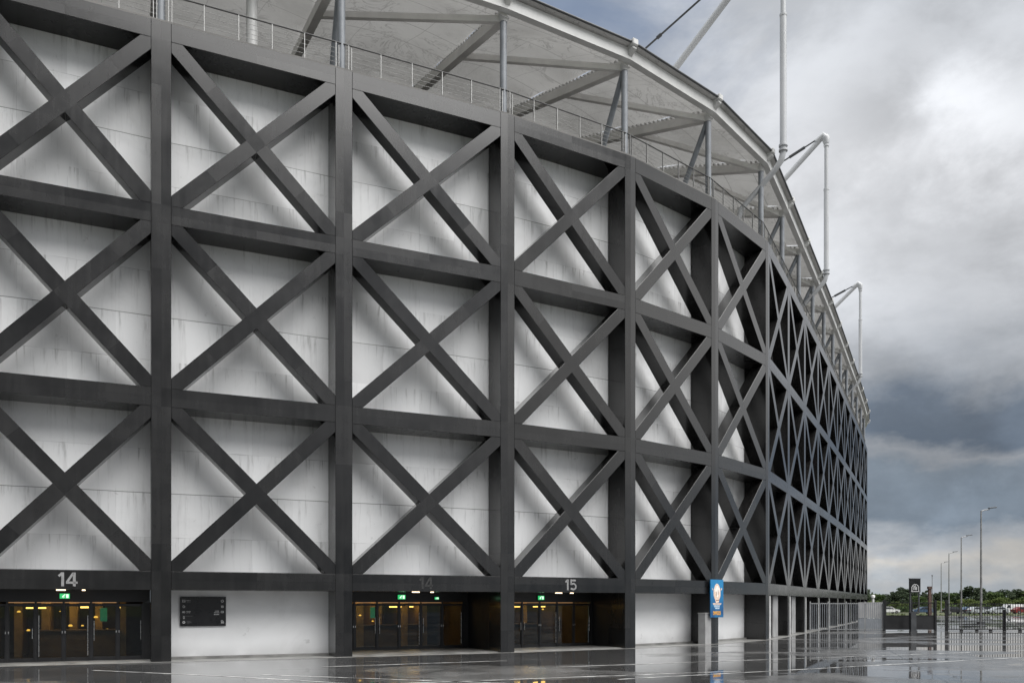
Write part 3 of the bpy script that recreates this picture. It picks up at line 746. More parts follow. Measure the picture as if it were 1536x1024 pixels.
picto(lambda m: (frm(m, xr_, ys[0], .09, .09, .02, .5),))
picto(lambda m: (frm(m, xr_, ys[1], .085, .08, .02), m.box(xr_ - .01, xr_ + .01, ys[1] - .01, ys[1] + .02, .001, .004, Mb)))
picto(lambda m: (ringm(m, xr_ - .015, ys[2], .045, .02), m.box(xr_ + .012, xr_ + .05, ys[2] - .04, ys[2] + .04, .001, .004, Mb)))
picto(lambda m: (ringm(m, xr_ - .01, ys[4] + .02, .045, .02), m.box(xr_ - .05, xr_ - .005, ys[4] - .05, ys[4] - .03, .001, .004, Mb), frm(m, xr_ + .03, ys[4] - .02, .05, .06, .014)))
mb = MB()
def words(x0, y, w, h, rnd=random.Random(3)):
    x = x0
    while x < x0 + w:
        ww = rnd.uniform(.012, .05); mb.box(x, min(x + ww, x0 + w), y, y + h, .001, .003, Mb); x += ww + .01
words(xl + .09, ys[2] + .005, .14, .028); words(xl + .09, ys[2] - .035, .13, .018); words(xr_ - .27, ys[2] + .02, .16, .028); words(xr_ - .3, ys[2] - .04, .19, .022); words(xr_ - .3, ys[2] - .11, .18, .034)
words(xl + .08, ys[0] + .005, .16, .02)
mb.build('print_line', M['boardmark'], board)
mb = MB(); words(xl + .1, ys[0] - .06, .14, .018); words(xl + .04, ys[3] + .04, .26, .016); words(xl + .1, ys[4] + .02, .14, .018); words(xl + .1, ys[4] - .03, .17, .022); mb.build('print_line', M['boarddim'], board)

# blue event banner on the column
ci = FIRST + 5
nb = node_n(ci); tb = Vector((nb.y, -nb.x, 0))
rot = Matrix(((tb.x, 0, -nb.x, 0), (tb.y, 0, -nb.y, 0), (0, 1, 0, 0), (0, 0, 0, 1)))
bnw, bnh = 1.22, 1.92
zc = EYE + (904 - 897) / 190.7 * S
Mp = rot.copy(); Mp.translation = P[ci] - nb * 0.13 + UPZ * zc - tb * 0.06
ban = thing('event_banner', (P[ci].x, P[ci].y, zc - bnh / 2), 'bright blue event banner with cream emblem and yellow lettering on a column', 'banner')
def blue_mat():
    m, t, p = newmat('printed_blue_banner')
    pos = t.pos(); _, _, z = t.sep(pos)
    f = t.smooth(z, zc - 0.9, zc + 0.9)
    c = t.mix(f, (0.006, 0.07, 0.20, 1), (0.012, 0.19, 0.42, 1))
    c = t.mix(t.smooth(t.noise(pos, 2.5, 4), 0.4, 0.7, 0, 0.4), c, (0.02, 0.26, 0.5, 1))
    t.put(p.inputs['Base Color'], c); p.inputs['Roughness'].default_value = 0.4
    return m
mb = MB(); mb.box(-bnw / 2, bnw / 2, -bnh / 2, bnh / 2, -0.04, 0.0, Mp); mb.build('panel', blue_mat(), ban)
mb = MB(); mb.box(-.2, .2, bnh / 2 - .3, bnh / 2 - .24, -0.125, -0.042, Mp); mb.box(-.2, .2, -bnh / 2 + .24, -bnh / 2 + .3, -0.125, -0.042, Mp); mb.build('bracket', M['darksteel'], ban)
M['cream'] = plain('cream_print', (0.72, 0.55, 0.44), 0.5, 0, 0.2, 9)
M['creamhi'] = plain('pale_print', (0.85, 0.78, 0.72), 0.5, 0, 0.1, 9)
M['yellowprint'] = plain('yellow_print', (0.75, 0.36, 0.03), 0.5, 0, 0.2, 9)
M['brownprint'] = plain('brown_print', (0.24, 0.12, 0.07), 0.5, 0, 0.2, 9)
M['paleblue'] = plain('pale_blue_print', (0.45, 0.55, 0.65), 0.5, 0, 0.2, 9)
def poly(mb, pts, z0, z1, MM):
    n = len(pts)
    mb.face([MM @ Vector((x, y, z1)) for x, y in pts]);
    for k in range(n):
        (xa, ya), (xb, yb) = pts[k], pts[(k + 1) % n]
        mb.face([MM @ Vector((xa, ya, z0)), MM @ Vector((xb, yb, z0)), MM @ Vector((xb, yb, z1)), MM @ Vector((xa, ya, z1))])
def oval(cx, cy, rx, ry, n=24, k=0.0): return [(cx + rx * (1 + k * math.sin(2 * math.pi * j / n)) * math.cos(2 * math.pi * j / n), cy + ry * math.sin(2 * math.pi * j / n)) for j in range(n)]
mb = MB(); poly(mb, oval(0, .32, .33, .44, k=-.12), .0, .004, Mp); poly(mb, [(-.2, -.02), (.22, -.02), (.16, -.2), (-.12, -.22)], 0, .005, Mp)
poly(mb, [(-.38, .42), (-.33, .38), (-.42, .52), (-.49, .52), (-.44, .44)], 0, .004, Mp); poly(mb, [(.33, .38), (.38, .42), (.44, .44), (.49, .50), (.40, .55)], 0, .004, Mp)
poly(mb, [(-.42, -.24), (.42, -.24), (.36, -.31), (-.36, -.31)], 0, .004, Mp)
mb.build('emblem', M['cream'], ban)
mb = MB(); poly(mb, oval(.02, .36, .15, .30), .004, .006, Mp); poly(mb, oval(-.2, .46, .05, .14), .004, .006, Mp); poly(mb, oval(.22, .42, .05, .12), .004, .006, Mp); mb.build('emblem_highlight', M['creamhi'], ban)
mb = MB(); poly(mb, oval(-.06, .25, .025, .12), .006, .008, Mp); poly(mb, oval(.1, .3, .025, .14), .006, .008, Mp); poly(mb, [(-.1, -.08), (.2, -.06), (.18, -.1), (-.1, -.12)], .005, .007, Mp); mb.build('emblem_shade', M['brownprint'], ban)
mb = MB()
for k in range(6): poly(mb, [(-.33 + .11 * k, -.33), (-.25 + .11 * k, -.33), (-.2 + .08 * k, -.45), (-.25 + .08 * k, -.45)], 0, .003, Mp)
poly(mb, [(-.2, -.47), (.26, -.47), (.2, -.53), (-.16, -.53)], 0, .003, Mp)
mb.build('print_line', M['paleblue'], ban)
Mt = Mp @ Matrix.Translation((-.02, -.83, 0.003))
text_mesh('OVVVOOOI', 0.26, 0.002, M['yellowprint'], 'lettering', ban, Mt, squeeze=0.52, thick=0.012)
# light grey wall return beside that column, built as a pilaster box
cb = BAYS[ci - 1]
cab = MB(); cab.box(cb.L - HW - 0.54, cb.L - HW - 0.04, -0.02, 0.42, -0.02, 1.55, cb.M); cab.box(cb.L - HW - 0.57, cb.L - HW - 0.01, -0.05, 0.45, 1.55, 1.59, cb.M)
co = cab.build('utility_cabinet', M['cabinet'], bevel=0.012); tag(co, 'pale grey utility cabinet beside the column under the blue banner', 'cabinet')

# ------------------------------------------------------------------ ground
def sheet(name, pts, z, mat, th=0.0):
    mb = MB(); mb.face([(x, y, z) for x, y in pts]); o = mb.build(name, mat, loc=(0, 0, z)); tag(o, kind='structure'); return o
sheet('ground', [(-2500, -800), (2500, -800), (2500, 3500), (-2500, 3500)], -0.16, M['verge'])
mb = MB(); mb.hexa([(-120, -70, -0.2), (150, -70, -0.2), (150, 131, -0.2), (-120, 131, -0.2), (-120, -70, 0), (150, -70, 0), (150, 131, 0), (-120, 131, 0)])
tag(mb.build('plaza', M['plaza'], loc=(0, 0, 0)), kind='structure')
mb = MB(); mb.hexa([(40, 131.0, -0.2), (150, 131.0, -0.2), (150, 131.3, -0.2), (40, 131.3, -0.2), (40, 131.0, 0.13), (150, 131.0, 0.13), (150, 131.3, 0.13), (40, 131.3, 0.13)]); tag(mb.build('kerb', M['concrete']), kind='structure')
mb = MB()
def stripe(pts, w=0.15):
    for (xa, ya), (xb, yb) in zip(pts, pts[1:]):
        A = Vector((xa, ya, 0)); Bq = Vector((xb, yb, 0)); sd = (Bq - A).cross(UPZ).normalized() * w / 2
        mb.face([tuple(A - sd + UPZ * .004), tuple(A + sd + UPZ * .004), tuple(Bq + sd + UPZ * .004), tuple(Bq - sd + UPZ * .004)])
stripe([(-13, 25.9), (-8.4, 23.9), (-5.08, 22.1), (-2, 20.2)]); stripe([(-7.3, 24.3), (-0.2, 21.7), (3, 20.2)]); stripe([(-6.2, 27.3), (-0.2, 30.2)]); stripe([(1.3, 27.1), (8, 30.2), (15.4, 33.5), (24, 37.4)])
stripe([(2.9, 22.8), (11, 27.3), (19.7, 32.1), (28, 36.6)]); stripe([(-3.4, 21.4), (1.5, 23.4), (7, 25.6)])
tag(mb.build('road_markings', M['line'], loc=(0, 0, 0.004)), kind='structure')
mb = MB()
for i in range(NN - 1):
    mb.face([tuple(npt(i, -0.35, 0.004)), tuple(npt(i + 1, -0.35, 0.004)), tuple(npt(i + 1, 1.5, 0.004)), tuple(npt(i, 1.5, 0.004))])
tag(mb.build('pavement', M['concrete'], loc=(0, 0, 0.004)), kind='structure')

# ------------------------------------------------------------------ fences, gate, totem
def wx(px, y): return (px - 768) / F_ * y
YF = 62.0
fence = thing('picket_fence', (wx(1270, YF), YF, 0), 'pale grey metal picket fence beside far foot of stadium', 'fence')
mb = MB(); x0, x1 = wx(1215, YF), wx(1325, YF)
k = x0
while k < x1:
    mb.box(k - .018, k + .018, YF - .012, YF + .012, 0.08, 2.1); k += 0.155
mb.build('picket', M['greysteel'], fence)
mb = MB(); mb.box(x0, x1, YF + .013, YF + .05, 2.02, 2.09); mb.box(x0, x1, YF + .013, YF + .05, 0.12, 0.17); mb.build('rail', M['cabinet'], fence)
for px in (1216, 1243, 1270, 1298, 1324.5):
    mb = MB(); xx = wx(px, YF); mb.box(xx - .04, xx + .04, YF + .055, YF + .13, 0, 2.2); mb.build('post', M['cabinet'], fence)
hoard = thing('hoarding', (wx(1313, 66), 66, 0), 'pale panel hoarding standing behind the picket fence', 'hoarding')
mb = MB(); mb.box(wx(1288, 66), wx(1326, 66), 66, 66.06, 0.9, 2.15); mb.build('upper_panel', M['cabinet'], hoard)
mb = MB(); mb.box(wx(1288, 66), wx(1326, 66), 65.98, 66.1, 0.02, 0.87); mb.build('lower_panel', M['greysteel'], hoard)
mb = MB(); mb.box(wx(1324, 66), wx(1326, 66), 65.85, 65.97, 0, 2.15); mb.build('post', M['whitesteel'], hoard)

gate = thing('service_gate', (wx(1365, YF), YF, 0), 'double black gate, solid below and mesh above', 'gate')
for (pa, pb) in ((1328, 1365), (1367.5, 1401.5)):
    xa, xb = wx(pa, YF), wx(pb, YF)
    mb = MB(); mb.box(xa, xb, YF, YF + .05, 0.12, 1.12); lf = mb.build('solid_leaf', M['dark'], gate)
    mb = MB(); mb.box(xa, xb, YF - .01, YF + .06, 2.06, 2.14); mb.box(xa, xb, YF - .01, YF + .06, 1.121, 1.18); mb.box(xa, xa + .06, YF - .008, YF + .058, 1.181, 2.059); mb.box(xb - .06, xb, YF - .008, YF + .058, 1.181, 2.059); mb.build('frame', M['doorframe'], lf)
    mb = MB(); k = xa + .1
    while k < xb - .05: mb.box(k - .008, k + .008, YF + .02, YF + .035, 1.181, 2.059); k += .11
    for zz in (1.4, 1.62, 1.84): mb.box(xa + .06, xb - .06, YF + .036, YF + .048, zz, zz + .014)
    mb.build('mesh_infill', M['doorframe'], lf)
for px in (1326.5, 1366.3, 1403):
    mb = MB(); xx = wx(px, YF); mb.box(xx - .08, xx + .08, YF - .06, YF + .1, 0, 2.32); mb.build('gate_post', M['doorframe'], gate)

fr = thing('railing_fence', (wx(1480, YF), YF, 0), 'low dark bar fence across the wet plaza at right', 'fence')
mb = MB(); x0, x1 = wx(1421, YF), wx(1640, YF); k = x0 + .12
while k < x1: mb.box(k - .02, k + .02, YF - .010, YF + .010, 0.1, 2.06); k += .19
mb.build('bar', M['doorframe'], fr)
mb = MB(); mb.box(x0, x1, YF + .011, YF + .045, 2.0, 2.06); mb.box(x0, x1, YF + .011, YF + .045, 0.12, 0.17); mb.build('rail', M['doorframe'], fr)
for px, h in ((1421, 2.32), (1508, 1.6), (1595, 2.2)):
    mb = MB(); xx = wx(px, YF); mb.box(xx - .09, xx + .09, YF + .05, YF + .2, 0, h); mb.build('fence_post', M['doorframe'], fr)
for px in (1442, 1465, 1486, 1530):
    mb = MB(); xx = wx(px, YF); mb.box(xx - .07, xx + .07, YF - .12, YF + .12, 0, .11); mb.build('foot', M['doorframe'], fr)

YT = 61.0
tot = thing('totem_sign', (wx(1370, YT), YT, 0), 'dark totem sign with white arch emblem before the black gate', 'sign')
xx = wx(1369.8, YT)
mb = MB(); mb.box(xx - .19, xx + .19, YT - .1, YT + .1, 0.1, 1.45); mb.box(xx - .24, xx + .24, YT - .15, YT + .15, -.01, .1); mb.build('base_column', M['darksteel'], tot)
xs_ = wx(1372, YT)
mb = MB(); mb.box(xs_ - .36, xs_ - .28, YT - .05, YT + .05, 1.45, 2.85); mb.box(xs_ + .26, xs_ + .34, YT - .05, YT + .05, 1.45, 2.85); mb.box(xs_ - .4, xs_ + .36, YT - .06, YT + .06, 1.38, 1.449); mb.build('leg', M['darksteel'], tot)
mb = MB(); mb.box(xs_ - .39, xs_ + .39, YT - .09, YT + .09, 2.86, 3.86); mb.build('sign_box', M['board'], tot, bevel=0.01)
mb = MB(); mb.box(xs_ - .41, xs_ + .41, YT - .1, YT + .1, 3.865, 3.90); mb.build('cap', M['greysteel'], tot)
Mz = Matrix(((1, 0, 0, xs_), (0, 0, -1, YT - .092), (0, 1, 0, 3.2), (0, 0, 0, 1)))
Mb_keep = Mb; Mb = Mz
mb = MB(); ringm(mb, 0, 0, .27, .045, 16, 0, .5)
mb.box(-.27, -.225, -.24, 0, .001, .004, Mz); mb.box(.225, .27, -.24, 0, .001, .004, Mz); mb.box(-.3, .3, -.29, -.245, .001, .004, Mz)
mb.box(-.13, -.08, -.16, .14, .001, .004, Mz); mb.box(-.03, .02, -.16, .2, .001, .004, Mz); mb.box(.07, .12, -.16, .08, .001, .004, Mz); mb.box(-.075, -.035, .05, .1, .001, .004, Mz); mb.box(.025, .065, -.1, -.05, .001, .004, Mz)
mb.build('emblem', M['boardmark'], tot)
Mb = Mb_keep
pil = thing('brick_pillar', (wx(1395, 66), 66, 0), 'slim red brick pillar with thin antenna behind the black gate', 'pillar')
xx = wx(1394.5, 66)
M['brick'] = plain('weathered_brick', (0.10, 0.062, 0.05), 0.8, 0, 0.4, 4)
mb = MB(); mb.box(xx - .1, xx + .1, 65.9, 66.1, 0, 3.2); mb.box(xx - .14, xx + .14, 65.86, 66.14, 3.2, 3.4); mb.build('shaft', M['brick'], pil)
mb = MB(); mb.tube([(xx + .2, 66, 0), (xx + .2, 66, 4.25)], .022, 6); mb.tube([(xx + .2, 66, 4.2), (xx + .2, 66, 4.3)], .05, 6); mb.build('antenna', M['railsteel'], pil)
for (px, h, lb) in ((1309.5, 2.75, 'pale bollard lamp rising above the hoarding'),):
    xx = wx(px, 67); t = thing('bollard_lamp', (xx, 67, 0), lb, 'lamp')
    mb = MB(); mb.tube([(xx, 67, 0), (xx, 67, h - .25)], .09, 10); mb.build('shaft', M['whitesteel'], t)
    mb = MB(); mb.tube([(xx, 67, h - .25), (xx, 67, h - .05), (xx, 67, h)], [.14, .16, .05], 10); mb.build('lamp_cap', M['whitesteel'], t)

# ------------------------------------------------------------------ street lamps
def make_lamp(x, y, label):
    t = thing('street_lamp', (x, y, 0), label, 'street lamp', 'tall street lamps receding across the plaza')
    mb = MB(); mb.tube([(x, y, 0), (x, y, 1.2), (x, y, 11.35)], [.13, .12, .065], 12); mb.build('pole', M['railsteel'], t)
    mb = MB(); mb.tube([(x, y, 11.3), (x + .3, y, 11.42), (x + .85, y, 11.5)], [.06, .05, .045], 8); mb.build('arm', M['railsteel'], t)
    mb = MB(); mb.box(x + .75, x + 1.55, y - .14, y + .14, 11.47, 11.58, Matrix.Translation((x, y, 11.5)) @ Matrix.Rotation(R(-7), 4, 'Y') @ Matrix.Translation((-x, -y, -11.5))); mb.build('lamp_head', M['darksteel'], t, bevel=0.03)
    mb = MB(); mb.box(x - .28, x + .28, y - .28, y + .28, 0, .22); mb.build('base', M['darksteel'], t)
    return t
L0 = make_lamp(47.2, 84, 'nearest and tallest street lamp standing behind the bar fence')
for (x, y, lb) in ((63.5, 118, 'second nearest street lamp, next left of the tallest'), (80.6, 154, 'third street lamp from the right, shorter in view'), (98.7, 192, 'farthest and shortest street lamp, leftmost of the row')):
    c = copy_tree(L0); c.location = (x, y, 0 if y < 131 else -0.1); c['label'] = lb

# ------------------------------------------------------------------ parked cars far behind the verge
M['tyre'] = plain('tyre_rubber', (0.02, 0.02, 0.02), 0.8)
M['carglass'] = plain('dark_car_glass', (0.02, 0.025, 0.03), 0.1, 0, 0.1)
M['taillight'] = plain('red_tail_light', (0.35, 0.02, 0.02), 0.3)
M['headlight'] = plain('clear_head_light', (0.7, 0.7, 0.7), 0.2)
def car_mat(nm, c): return plain(nm, c, 0.25, 0.0, 0.06, 2.0)
def make_car(x, y, rz, paint, label, van=False):
    t = thing('parked_van' if van else 'parked_car', (x, y, -0.15), label, 'van' if van else 'car', 'cars parked before the far trees')
    T = Matrix.Translation((x, y, -0.15)) @ Matrix.Rotation(rz, 4, 'Z')
    if van: prof = [(-2.4, .35), (2.35, .35), (2.4, .9), (1.75, 1.15), (1.25, 2.0), (-2.3, 2.1), (-2.42, 1.2)]; win = [((.55, 1.25), (1.5, 1.25), (1.12, 1.85), (.55, 1.88))]
    else: prof = [(-2.1, .32), (2.1, .32), (2.15, .7), (1.95, .85), (1.0, .98), (.3, 1.45), (-1.1, 1.48), (-1.85, 1.02), (-2.12, .92)]; win = [((.12, 1.0), (.82, .98), (.25, 1.36), (.12, 1.38)), ((-1.45, 1.02), (.04, 1.0), (.04, 1.39), (-1.02, 1.4))]
    hw = .85 if not van else .95
    mb = MB(); n = len(prof)
    tap = lambda z: hw - max(0, z - .95) * .16
    Lf = [T @ Vector((a, -tap(b), b)) for a, b in prof]; Rt = [T @ Vector((a, tap(b), b)) for a, b in prof]
    mb.face(Lf); mb.face(list(reversed(Rt)))
    for k in range(n):
        k2 = (k + 1) % n; mb.face([Lf[k2], Lf[k], Rt[k], Rt[k2]])
    mb.build('body', paint, t, bevel=0.05)
    for sd in (-1, 1):
        for w in win:
            mb = MB(); pts = [T @ Vector((a, sd * (tap(b) + .012), b)) for a, b in w]
            pin = [T @ Vector((a, sd * (tap(b) - .02), b)) for a, b in w]
            mb.hexa(pin + pts); mb.build('side_window', M['carglass'], t)
        for wxp in (-1.3, 1.35):
            mb = MB(); mb.tube([T @ Vector((wxp, sd * (hw - .2), .32)), T @ Vector((wxp, sd * (hw + .02), .32))], .32, 14); wo = mb.build('wheel', M['tyre'], t)
            mb = MB(); mb.tube([T @ Vector((wxp, sd * (hw + .021), .32)), T @ Vector((wxp, sd * (hw + .03), .32))], .19, 10); mb.build('rim', M['railsteel'], wo)
        mb = MB(); mb.box(prof[2][0] - .12, prof[2][0] + .03, sd * hw - .2, sd * hw + .2, .6, .72, T @ Matrix.Translation((0, -sd * .25, 0))); mb.build('headlight', M['headlight'], t)
        mb = MB(); mb.box(-2.17, -2.05, sd * hw - .16, sd * hw + .16, .75, .9, T @ Matrix.Translation((0, -sd * .2, 0))); mb.build('tail_light', M['taillight'], t)
    return t
pw = car_mat('white_car_paint', (0.75, 0.75, 0.75)); ps = car_mat('silver_car_paint', (0.38, 0.4, 0.42)); pk = car_mat('black_car_paint', (0.02, 0.02, 0.023)); pb_ = car_mat('blue_car_paint', (0.05, 0.09, 0.16)); pr_ = car_mat('red_car_paint', (0.2, 0.03, 0.03))
YC = 172
for (px, dy, rz, paint, lb, van) in ((1467, 0, .1, ps, 'silver parked car just left of the nearest lamp pole', False), (1482, 3, .05, pk, 'black parked car between two silver cars', False), (1495, 0, 3.2, ps, 'silver parked car right of the nearest lamp pole', False),
        (1517, 6, 3.1, pw, 'white van, tallest of the parked vehicles', True), (1456, 4, .0, pb_, 'dark blue parked car left of two silver cars and a black one', False), (1431, 2, .1, pk, 'black parked car between the two middle lamp poles', False),
        (1333, 8, .1, pw, 'white parked car seen through left leaf of the black gate', False), (1384, 3, 3.1, pb_, 'dark blue parked car seen through right leaf of the black gate', False), (1535, 2, .0, pr_, 'dark red parked car right of the white van', False)):
    make_car(wx(px, YC + dy), YC + dy, rz, paint, lb, van)

# ------------------------------------------------------------------ trees
ML = [leaf_material('dark_leaves', (0.042, 0.058, 0.038), (0.082, 0.105, 0.062)), leaf_material('mid_leaves', (0.050, 0.080, 0.032), (0.10, 0.14, 0.055)), leaf_material('pale_leaves', (0.075, 0.105, 0.035), (0.14, 0.17, 0.06))]
M['bark'] = plain('bark', (0.06, 0.048, 0.038), 0.9, 0, 0.3, 5)
def leaf_cloud(mb, rnd, blobs, n, size):
    for (c, r) in blobs:
        for _ in range(n):
            while True:
                d = Vector((rnd.uniform(-1, 1), rnd.uniform(-1, 1), rnd.uniform(-1, 1)))
                if .05 < d.length < 1: break
            d = d.normalized() * (d.length ** .45)
            p = Vector(c) + Vector((d.x * r, d.y * r, d.z * r * .85)) * rnd.uniform(.75, 1.12)
            ax = Vector((rnd.gauss(0, 1), rnd.gauss(0, 1), rnd.gauss(0, 1))).normalized(); bx = ax.orthogonal().normalized(); cx = ax.cross(bx)
            s_ = size * rnd.uniform(.6, 1.35)
            mb.face([p + bx * s_, p + cx * s_ * .6, p - bx * s_, p - cx * s_ * .6], None, min(1, max(0, rnd.gauss(.45, .25))))
def make_tree(seed, H, Wd, mat, name, label):
    rnd = random.Random(seed)
    t = thing(name, (0, 0, 0), label, 'tree', 'trees of the far tree line')
    mb = MB(); mb.tube([(0, 0, -.3), (.05, 0, H * .25), (.1, .05, H * .6), (0, .1, H * .85)], [.22, .17, .1, .03], 8)
    blobs = []
    for k in range(16):
        z = H * rnd.uniform(.22, .93); fr_ = 1 - abs((z / H - .5)) * 1.25
        an = rnd.uniform(0, 6.28); rr = Wd * .36 * max(.1, fr_) * rnd.uniform(.4, 1.15)
        c = (math.cos(an) * rr, math.sin(an) * rr, z)
        blobs.append((c, Wd * rnd.uniform(.13, .24)))
        if k % 2 == 0: mb.tube([(.05, .02, max(H * .2, z - H * .18)), (c[0] * .6, c[1] * .6, z - H * .05), c], [.07, .045, .02], 5)
    mb.build('trunk', M['bark'], t)
    cr = MB(); leaf_cloud(cr, rnd, blobs, 120, .34); cr.build('crown', mat, t)
    return t
protos = [make_tree(1, 9.5, 8.5, ML[0], 'broadleaf_tree', ''), make_tree(2, 8.2, 8.0, ML[1], 'broadleaf_tree', ''), make_tree(3, 10.5, 7.0, ML[0], 'tall_tree', ''), make_tree(4, 5.0, 6.5, ML[2], 'small_tree', '')]
def ordinal(n): return ['first', 'second', 'third', 'fourth', 'fifth', 'sixth', 'seventh', 'eighth', 'ninth', 'tenth', 'eleventh', 'twelfth', 'thirteenth', 'fourteenth', 'fifteenth', 'sixteenth'][n]
used = [False] * 4
rnd = random.Random(21)
TR = [(1300, 1.06, 0), (1314, .9, 1), (1331, .82, 0), (1348, 1.0, 0), (1357, 1.05, 2), (1377, .85, 1), (1393, .8, 0), (1410, .95, 0), (1428, .92, 1), (1444, 1.0, 0), (1460, 1.14, 2), (1474, .98, 0), (1490, .98, 1), (1507, 1.08, 0), (1524, 1.05, 0), (1542, 1.1, 1)]
SM = [(1309, .75), (1343, .7), (1362, .6), (1401, .75), (1418, .7), (1447, .9), (1466, .75), (1483, .8), (1503, 1.0), (1530, .85)]
KN = ['dark broad tree', 'mid green bushy tree', 'tall dark tree']
for n, (px, sc, kd) in enumerate(TR):
    y = 286 + rnd.uniform(-6, 10)
    o = protos[kd] if not used[kd] else copy_tree(protos[kd]); used[kd] = True
    o.location = (wx(px, y), y, -.16); o.rotation_euler.z = rnd.uniform(0, 6.28); o.scale = (sc * 1.12, sc * 1.12, sc * rnd.uniform(.63, .72))
    o['label'] = '%s, %s from the left in the far tree row' % (KN[kd], ordinal(n))
for n, (px, sc) in enumerate(SM):
    y = 262 + rnd.uniform(-5, 8)
    o = protos[3] if not used[3] else copy_tree(protos[3]); used[3] = True
    o.location = (wx(px, y), y, -.5); o.rotation_euler.z = rnd.uniform(0, 6.28); o.scale = (sc * 1.15, sc * 1.15, sc * .8)
    o['label'] = 'pale green small tree, %s from the left of the low front row' % ordinal(n)
    o['group'] = 'small pale trees before the tree line'
w_ = MB(); rnd = random.Random(5); bl = []
for k in range(130):
    x = 20 + 340 * k / 130; y = 318 + rnd.uniform(-8, 10); h = rnd.uniform(3.2, 6.0)
    bl.append(((x, y, h * .5), 3.4)); bl.append(((x + rnd.uniform(-2, 2), y, h - .6), 1.9))
leaf_cloud(w_, rnd, bl, 85, .6)
tag(w_.build('distant_wood', ML[0]), 'dark mass of woodland behind the single trees', 'wood', kind='stuff')
h_ = MB(); rnd = random.Random(9); bl = []
for k in range(120):
    x = 50 + 170 * k / 120; bl.append(((x, 205 + rnd.uniform(-4, 4), rnd.uniform(.2, .9)), rnd.uniform(.8, 1.4)))
leaf_cloud(h_, rnd, bl, 60, .32)
tag(h_.build('undergrowth', ML[1]), 'low scrub growing along the edge of the car park', 'scrub', kind='stuff')
g_ = MB(); rnd = random.Random(10); bl = []
for k in range(150):
    x = 46 + 80 * k / 150; bl.append(((x, 136 + rnd.uniform(-2.5, 3), 0.0), rnd.uniform(.25, .5)))
leaf_cloud(g_, rnd, bl, 30, .12)
tag(g_.build('verge_grass', ML[2]), 'rough grass along the far kerb', 'grass', kind='stuff')

# ------------------------------------------------------------------ sky
SUN_EL, SUN_AZ = R(59), R(134)              # azimuth from +Y clockwise: behind the camera, to the right
wd = bpy.data.worlds.new('World'); SC.world = wd; wd.use_nodes = True
t = NT(wd.node_tree); bg = t.n['Background']
tc = t.new('ShaderNodeTexCoord').outputs['Generated']
x, y, z = t.sep(tc)
hyp = t.math('MAXIMUM', t.math('SQRT', t.math('ADD', t.math('MULTIPLY', x, x), t.math('MULTIPLY', y, y))), 0.02)
el = t.math('DIVIDE', z, hyp)
az = t.math('ARCTAN2', x, y)
zc_ = t.math('ADD', t.math('MAXIMUM', z, 0.0), 0.16)
pv = t.comb(t.math('DIVIDE', x, zc_), t.math('DIVIDE', y, zc_), 0.0)
n1 = t.noise(tc, 3.6, 10, 0.55, 0.2)
n2 = t.noise(t.comb(t.math('MULTIPLY', az, 3.4), t.math('MULTIPLY', el, 5.2), 1.7), 1.0, 9, 0.58, 0.5)
n3 = t.noise(t.comb(t.math('MULTIPLY', az, 5.0), t.math('MULTIPLY', el, 9.0), 4.2), 1.0, 8, 0.6, 0.3)
q0 = t.noise(t.vmath('MULTIPLY', tc, (1.0, 1.0, 2.2)), 6.0, 9, 0.58, 0.1)
elw = t.math('ADD', el, t.math('MULTIPLY', t.math('SUBTRACT', n3, 0.5), 0.09))
elw = t.math('ADD', elw, t.math('MULTIPLY', t.math('SUBTRACT', q0, 0.5), 0.12))
elw = t.math('ADD', elw, t.math('SUBTRACT', t.math('MULTIPLY', t.math('SUBTRACT', az, 0.46), 0.10), -0.012))
base = t.ramp(elw, [(0.0, lin(158, 167, 174)), (0.03, lin(166, 172, 178)), (0.052, lin(192, 190, 186)), (0.072, lin(170, 175, 181)), (0.10, lin(122, 134, 147)), (0.14, lin(128, 139, 151)), (0.16, lin(156, 161, 168)), (0.182, lin(108, 120, 135)), (0.222, lin(112, 123, 137)), (0.26, lin(158, 163, 170)), (0.33, lin(192, 195, 200)), (0.48, lin(214, 216, 220)), (0.60, lin(204, 207, 212)), (0.80, lin(194, 199, 206)), (1.0, lin(200, 203, 208))])
q1 = t.noise(t.vmath('MULTIPLY', tc, (1.0, 1.0, 1.7)), 5.0, 10, 0.58, 0.15)
q2 = t.noise(t.vmath('ADD', t.vmath('MULTIPLY', tc, (1.0, 1.0, 1.5)), (5.3, 1.7, 2.2)), 5.5, 9, 0.6, 0.15)
azp = t.math('ADD', az, t.math('MULTIPLY', t.math('SUBTRACT', q1, 0.5), 0.34))
elp = t.math('ADD', el, t.math('MULTIPLY', t.math('SUBTRACT', q2, 0.5), 0.26))
acc = None
for (px, py, rx, ry, amp) in ((1430, 275, 130, 60, .20), (1495, 190, 70, 45, .16), (1330, 440, 130, 60, .16), (1390, 520, 90, 40, .10), (1200, 170, 90, 90, .06), (1290, 60, 90, 50, .05),
                              (1320, 175, 70, 50, -.10), (1450, 100, 110, 50, -.10), (1490, 350, 100, 55, -.22), (1360, 345, 70, 35, -.12), (1470, 480, 120, 40, -.09), (1440, 650, 150, 40, -.10), (1480, 745, 70, 18, .10), (1340, 830, 60, 10, .10)):
    a0 = math.atan((px - 768) / F_); e0 = (904 - py) / F_ * math.cos(a0)
    da = t.math('DIVIDE', t.math('SUBTRACT', azp, a0), rx / F_ * math.cos(a0) ** 2); de = t.math('DIVIDE', t.math('SUBTRACT', elp, e0), ry / F_)
    g_ = t.math('MULTIPLY', t.math('EXPONENT', t.math('MULTIPLY', t.math('ADD', t.math('MULTIPLY', da, da), t.math('MULTIPLY', de, de)), -0.7)), amp * 1.25)
    acc = g_ if acc is None else t.math('ADD', acc, g_)
var = t.math('ADD', t.smooth(q1, 0.39, 0.62, 0.85, 1.11), acc)
